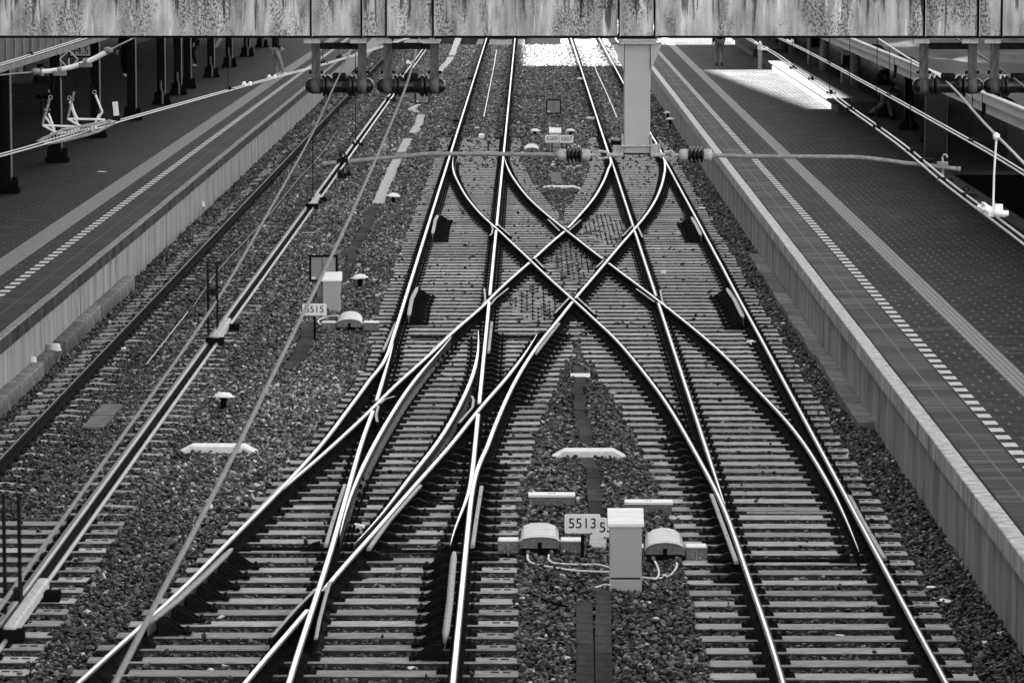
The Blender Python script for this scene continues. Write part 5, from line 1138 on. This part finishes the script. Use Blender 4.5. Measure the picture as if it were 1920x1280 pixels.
# raised plinth on the right platform (with a gap)
for y0, y1, lab in ((110, 147, 'long low concrete plinth on the right platform, partly in bright sun'), (151.5, 230, 'far stretch of the low concrete plinth, beyond the gap')):
    t = empty('low_plinth', (9.9, (y0+y1)/2, PZ), label=lab, cat='plinth')
    m = MB(); m.box((0, 0, .15), (1.3, y1-y0, .30)); m.build('body', mat('plinth_side', .10, .2, 4, rough=.8), t); m = MB(); m.box((-.06, 0, .31), (1.46, y1-y0+.06, .04)); m.build('top', mat('plinth_top', .09, .2, 4, rough=.8), t)
p = U(1425, 130, PZ); t = empty('bollard', p, label='grey bollard with a white top on the right platform', cat='bollard'); m = MB(); m.lathe((0, 0, 0), [(.085, 0), (.085, .74), (.10, .75)], 16); m.build('shaft', M['cabinet'], t); m = MB(); m.lathe((0, 0, .75), [(.10, 0), (.11, .02), (.11, .10), (.07, .15), (0, .16)], 16); m.build('head', M['white'], t)
p = U(1588, 176, PZ); t = empty('litter_bin', p, label='litter bin with dark hood beside the pale-sleeved column', cat='litter bin'); m = MB(); m.box((0, 0, .42), (.40, .40, .84), bev=.02); m.build('body', M['casting'], t); m = MB(); m.box((0, 0, .93), (.44, .44, .10), bev=.02); m.box((0, 0, 1.12), (.3, .3, .28)); m.build('hood', M['iron'], t)
p = U(1527, 137, PZ); t = empty('ticket_machine', p, label='pale ticket machine with dark screen under the right canopy', cat='ticket machine'); m = MB(); m.box((0, 0, .8), (.50, .45, 1.6), bev=.02); m.build('body', M['casting'], t); m = MB(); m.box((0, -.235, 1.15), (.32, .01, .42)); m.build('screen', M['black'], t); m = MB(); m.box((0, -.23, 1.47), (.4, .02, .12)); m.build('header', M['cabinet2'], t)
p = U(1578, 165, PZ); m = MB(); m.box((0, 0, 1.35), (.32, .03, .16)); m.box((0, 0, .65), (.05, .05, 1.3)); o = m.build('small_sign', [M['cabinet']]); o.location = p; tag(o, 'small pale sign above the litter bin', 'sign')
p = U(1775, 290, PZ); t = empty('glass_screen', p, label='glass wind screen with pale edges beside the nearest right column', cat='wind screen'); m = MB(); [m.box((x, 0, .8), (.03, .04, 1.6)) for x in (-.55, .0)]; m.build('frame', M['galv'], t); m = MB(); m.box((-.28, 0, .8), (.5, .012, 1.5)); m.build('pane', M['glassdark'], t)
# bench and signs on the left platform
p = U(48, 216, PZ); t = empty('bench', p, label='dark bench on the left platform beneath the section insulator', cat='bench'); m = MB(); m.box((0, 0, .43), (1.3, .45, .05)); m.build('seat', M['benchwood'], t); m = MB(); m.box((0, .22, .75), (1.3, .04, .35)); m.build('backrest', M['benchwood'], t)
for s in (-1, 1): m = MB(); m.box((s*.5, 0, .2), (.06, .4, .40)); m.build('leg', M['iron'], t)
def hsign(px, py, zc, w_, h, txt, lab, tsz, cat='sign'):
    c = P(px, py, zc); t = empty('hanging_sign', c, label=lab, cat=cat); m = MB(); m.box((0, .02, 0), (w_, .04, h)); m.build('plate', M['cabinet'], t); m = MB(); m.box((0, .035, 0), (w_+.08, .02, h+.08)); m.build('frame', M['black'], t); text_mesh(txt, tsz, t, (0, -.003, 0), M['black']); m = MB(); [m.box((s*w_*.4, .03, (zl-c.z+h/2)/2), (.02, .02, zl-c.z+h/2 if zl > c.z else .1)) for s in (-1, 1)]; m.build('hanger', M['iron'], t)
hsign(150, 95.5, 96, .52, .26, '44.5', 'hanging sign reading 44.5 under the left canopy', .27)
hsign(32, 131, 94, .30, .20, '2', 'small hanging sign with the number 2 under the left canopy', .22)
c = P(129, 112, 84); t = empty('diamond_sign', c, label='diamond-shaped outline sign with a vertical bar, above the section insulator', cat='sign'); m = MB(); r_ = .21
for q in range(4): a, b = Vector((r_*math.cos(q*math.pi/2), 0, r_*math.sin(q*math.pi/2))), Vector((r_*math.cos((q+1)*math.pi/2), 0, r_*math.sin((q+1)*math.pi/2))); m.tube([a, b], .014, 6)
m.build('frame', M['cabinet'], t); m = MB(); m.tube([(0, 0, zl-c.z), (0, 0, -r_)], .014, 6); m.build('bar', M['cabinet'], t)
# handrail / stair flank seen between the left columns
m = MB(); m.box((0, 0, 0), (.12, 14, .30), rot=Euler((R(6), 0, 0)).to_matrix()); o = m.build('stair_flank', M['ductmid']); o.location = U(415, 96, PZ)+Vector((-.6, 8, .5)); tag(o, 'pale sloping stair flank between the far left columns', 'stair flank')

# ------------------------------------------------------------------ people
def skin_mesh(name, pts, edges, rad, m, parent, sub=2):
    me = bpy.data.meshes.new(name); me.from_pydata([Vector(p) for p in pts], edges, []); o = bpy.data.objects.new(name, me); COL.objects.link(o)
    o.modifiers.new('s', 'SKIN'); 
    for i, r in enumerate(rad): me.skin_vertices[0].data[i].radius = (r, r) if not isinstance(r, tuple) else r; me.skin_vertices[0].data[i].use_root = (i == 0)
    md = o.modifiers.new('u', 'SUBSURF'); md.levels = md.render_levels = sub
    bpy.context.view_layer.update(); ev = o.evaluated_get(bpy.context.evaluated_depsgraph_get()); nm = bpy.data.meshes.new_from_object(ev); bpy.data.objects.remove(o)
    nm.materials.clear(); nm.materials.append(m); nm.polygons.foreach_set('use_smooth', [True]*len(nm.polygons)); q = bpy.data.objects.new(name, nm); COL.objects.link(q); q.parent = parent; return q
def person(px, py, face, lab, legs, arms, trousers='jeans', coat='jacket', seated=False, shoe='shoe', lean=0):
    """legs: per side (knee, ankle) offsets from hip; arms: (elbow, hand) offsets from shoulder; +Y is the way the figure faces"""
    p = U(px, py, PZ); t = empty('person', p, label=lab, cat='person'); t.rotation_euler.z = face
    hz = .93 if not seated else .50
    lowest = min(hz-.03+l[1][2] for l in legs)-.07; hz -= lowest*(0 if seated else 1)
    hip = Vector((0, 0, hz)); chest = Vector((0, lean*.4, hz+.42)); neck = Vector((0, lean*.5, hz+.55)); head = Vector((0, lean*.5+.02, hz+.72))
    pts = [hip, (0, lean*.2, hz+.2), chest, neck, neck+Vector((0, .01, .08)), head, head+Vector((0, 0, .08))]; rad = [.13, (.14, .11), (.16, .12), .065, .055, .09, .075]; ed = [(i, i+1) for i in range(6)]
    def addc(base, chain, rr):
        prev = base
        for c, r in zip(chain, rr): pts.append(Vector(c)); rad.append(r); ed.append((prev, len(pts)-1)); prev = len(pts)-1
        return prev
    legp, armp = [], []
    for s, (kn, an) in zip((-1, 1), legs):
        h0 = hip+Vector((s*.095, 0, -.03)); k_ = h0+Vector(kn); a_ = h0+Vector(an); addc(0, [h0, (h0+k_)/2, k_, k_*.6+a_*.4, a_], [.088, .075, .055, .052, .036]); legp.append((h0, k_, a_))
    for s, (el, ha) in zip((-1, 1), arms):
        s0 = chest+Vector((s*.18, 0, .05)); e_ = s0+Vector(el); h_ = s0+Vector(ha); last = addc(2, [s0, e_, h_], [.055, .042, .028]); armp.append((s0, e_, h_))
        d = (h_-e_).normalized(); side = Vector((0, 1, 0)) if abs(d.y) < .8 else Vector((1, 0, 0)); palm = addc(last, [h_+d*.06], [.030])
        for i, (ln, off) in enumerate(((.075, -.03), (.085, -.01), (.08, .01), (.06, .03))): addc(palm, [h_+d*(.09)+side*off, h_+d*(.09+ln*.5)+side*off+Vector((-s*.012, 0, 0)), h_+d*(.09+ln)+side*off+Vector((-s*.03, 0, 0))], [.0095, .009, .008])
        addc(last, [h_+d*.04+side*.04, h_+d*.08+side*.055], [.011, .009])
    # face details
    addc(5, [head+Vector((0, .105, -.01))], [.016])
    for s in (-1, 1): addc(5, [head+Vector((s*.098, 0, .0))], [.018])
    skin_mesh('body', pts, ed, rad, M['skin'], t, 1)
    skin_mesh('hair', [head+Vector((0, -.02, .05)), head+Vector((0, -.03, .10)), head+Vector((0, -.06, .0))], [(0, 1), (0, 2)], [.105, .085, .075], M['hair'], t, 2)
    cp = [hip+Vector((0, 0, -.02)), Vector((0, lean*.2, hz+.2)), chest, neck+Vector((0, 0, -.02))]; ce = [(0, 1), (1, 2), (2, 3)]; cr = [(.185, .14), (.18, .135), (.19, .14), .085]
    for s0, e_, h_ in armp: b = len(cp); cp += [s0, e_, h_]; ce += [(2, b), (b, b+1), (b+1, b+2)]; cr += [.075, .06, .045]
    skin_mesh('jacket', cp, ce, cr, M[coat], t, 2)
    tp = [hip]; te = []; tr_ = [(.16, .125)]
    for h0, k_, a_ in legp: b = len(tp); tp += [h0, (h0+k_)/2, k_, (k_+a_)/2, a_]; te += [(0, b), (b, b+1), (b+1, b+2), (b+2, b+3), (b+3, b+4)]; tr_ += [.11, .095, .075, .066, .058]
    skin_mesh('trousers', tp, te, tr_, M[trousers], t, 2)
    for (h0, k_, a_), (tx, tz_) in zip(legp, ((.0, 0), (.0, 0))):
        d = Vector((0, .2, 0)); q = a_+Vector((0, -.03, -.045)); fl = (a_-k_).normalized(); pitch = min(0, -(fl.y))*0
        skin_mesh('shoe', [q, q+Vector((0, .10, -.0)), q+Vector((0, .19, -.008))], [(0, 1), (1, 2)], [.045, .045, .035], M[shoe], t, 2)
    # eyes
    for s in (-1, 1): mb = MB(); mb.lathe(head+Vector((s*.033, .083, .02)), [(0, -.008), (.009, 0), (0, .008)], 8); mb.build('eye', M['black'], t)
    return t
person(517, 141, R(-75), 'person in dark jacket and light jeans standing by the yellow-white line on the left platform'.replace('yellow-white', 'pale'), [((.02, .06, -.42), (.0, .02, -.83)), ((0, .16, -.40), (.02, .26, -.80))], [((-.06, -.02, -.27), (-.02, .14, -.42)), ((.06, -.02, -.27), (.02, .16, -.40))])
person(236, 143, R(160), 'person in dark clothes with white shoes walking under the left canopy', [((0, .12, -.41), (0, .10, -.84)), ((0, .05, -.43), (0, -.12, -.82))], [((-.05, -.06, -.27), (-.06, .1, -.5)), ((.05, .06, -.27), (.04, .2, -.48))], trousers='jacket')
person(78, 206, R(200), 'person in dark clothes sitting with crossed white shoes under the left canopy', [((-.02, .42, .02), (-.02, .50, -.40)), ((.02, .42, .02), (-.02, .58, -.38))], [((-.07, .05, -.27), (.0, .25, -.38)), ((.07, .05, -.27), (.0, .25, -.38))], trousers='jacket', seated=True)
person(366, 124, R(100), 'person in dark clothes with pale shoes half hidden behind the left columns', [((0, .08, -.42), (0, -.02, -.84)), ((0, .12, -.41), (0, .16, -.82))], [((-.05, -.02, -.27), (-.04, .05, -.52)), ((.05, .02, -.27), (.04, .1, -.5))], trousers='jacket')
person(1348, 122, R(15), 'person in light trousers walking away on the right platform, upper body hidden by the beam', [((0, .10, -.42), (.02, .02, -.84)), ((0, .06, -.43), (.0, -.14, -.82))], [((-.05, -.05, -.28), (-.06, .02, -.54)), ((.05, .04, -.28), (.06, .12, -.52))], shoe='iron')
person(1655, 224, R(-80), 'person in dark coat and pale trousers striding along beside the right canopy columns', [((0, .20, -.38), (0, .30, -.80)), ((0, -.04, -.43), (0, -.42, -.68))], [((-.05, -.14, -.25), (-.05, -.10, -.50)), ((.05, .12, -.26), (.03, .30, -.40))], shoe='iron')

scatter()
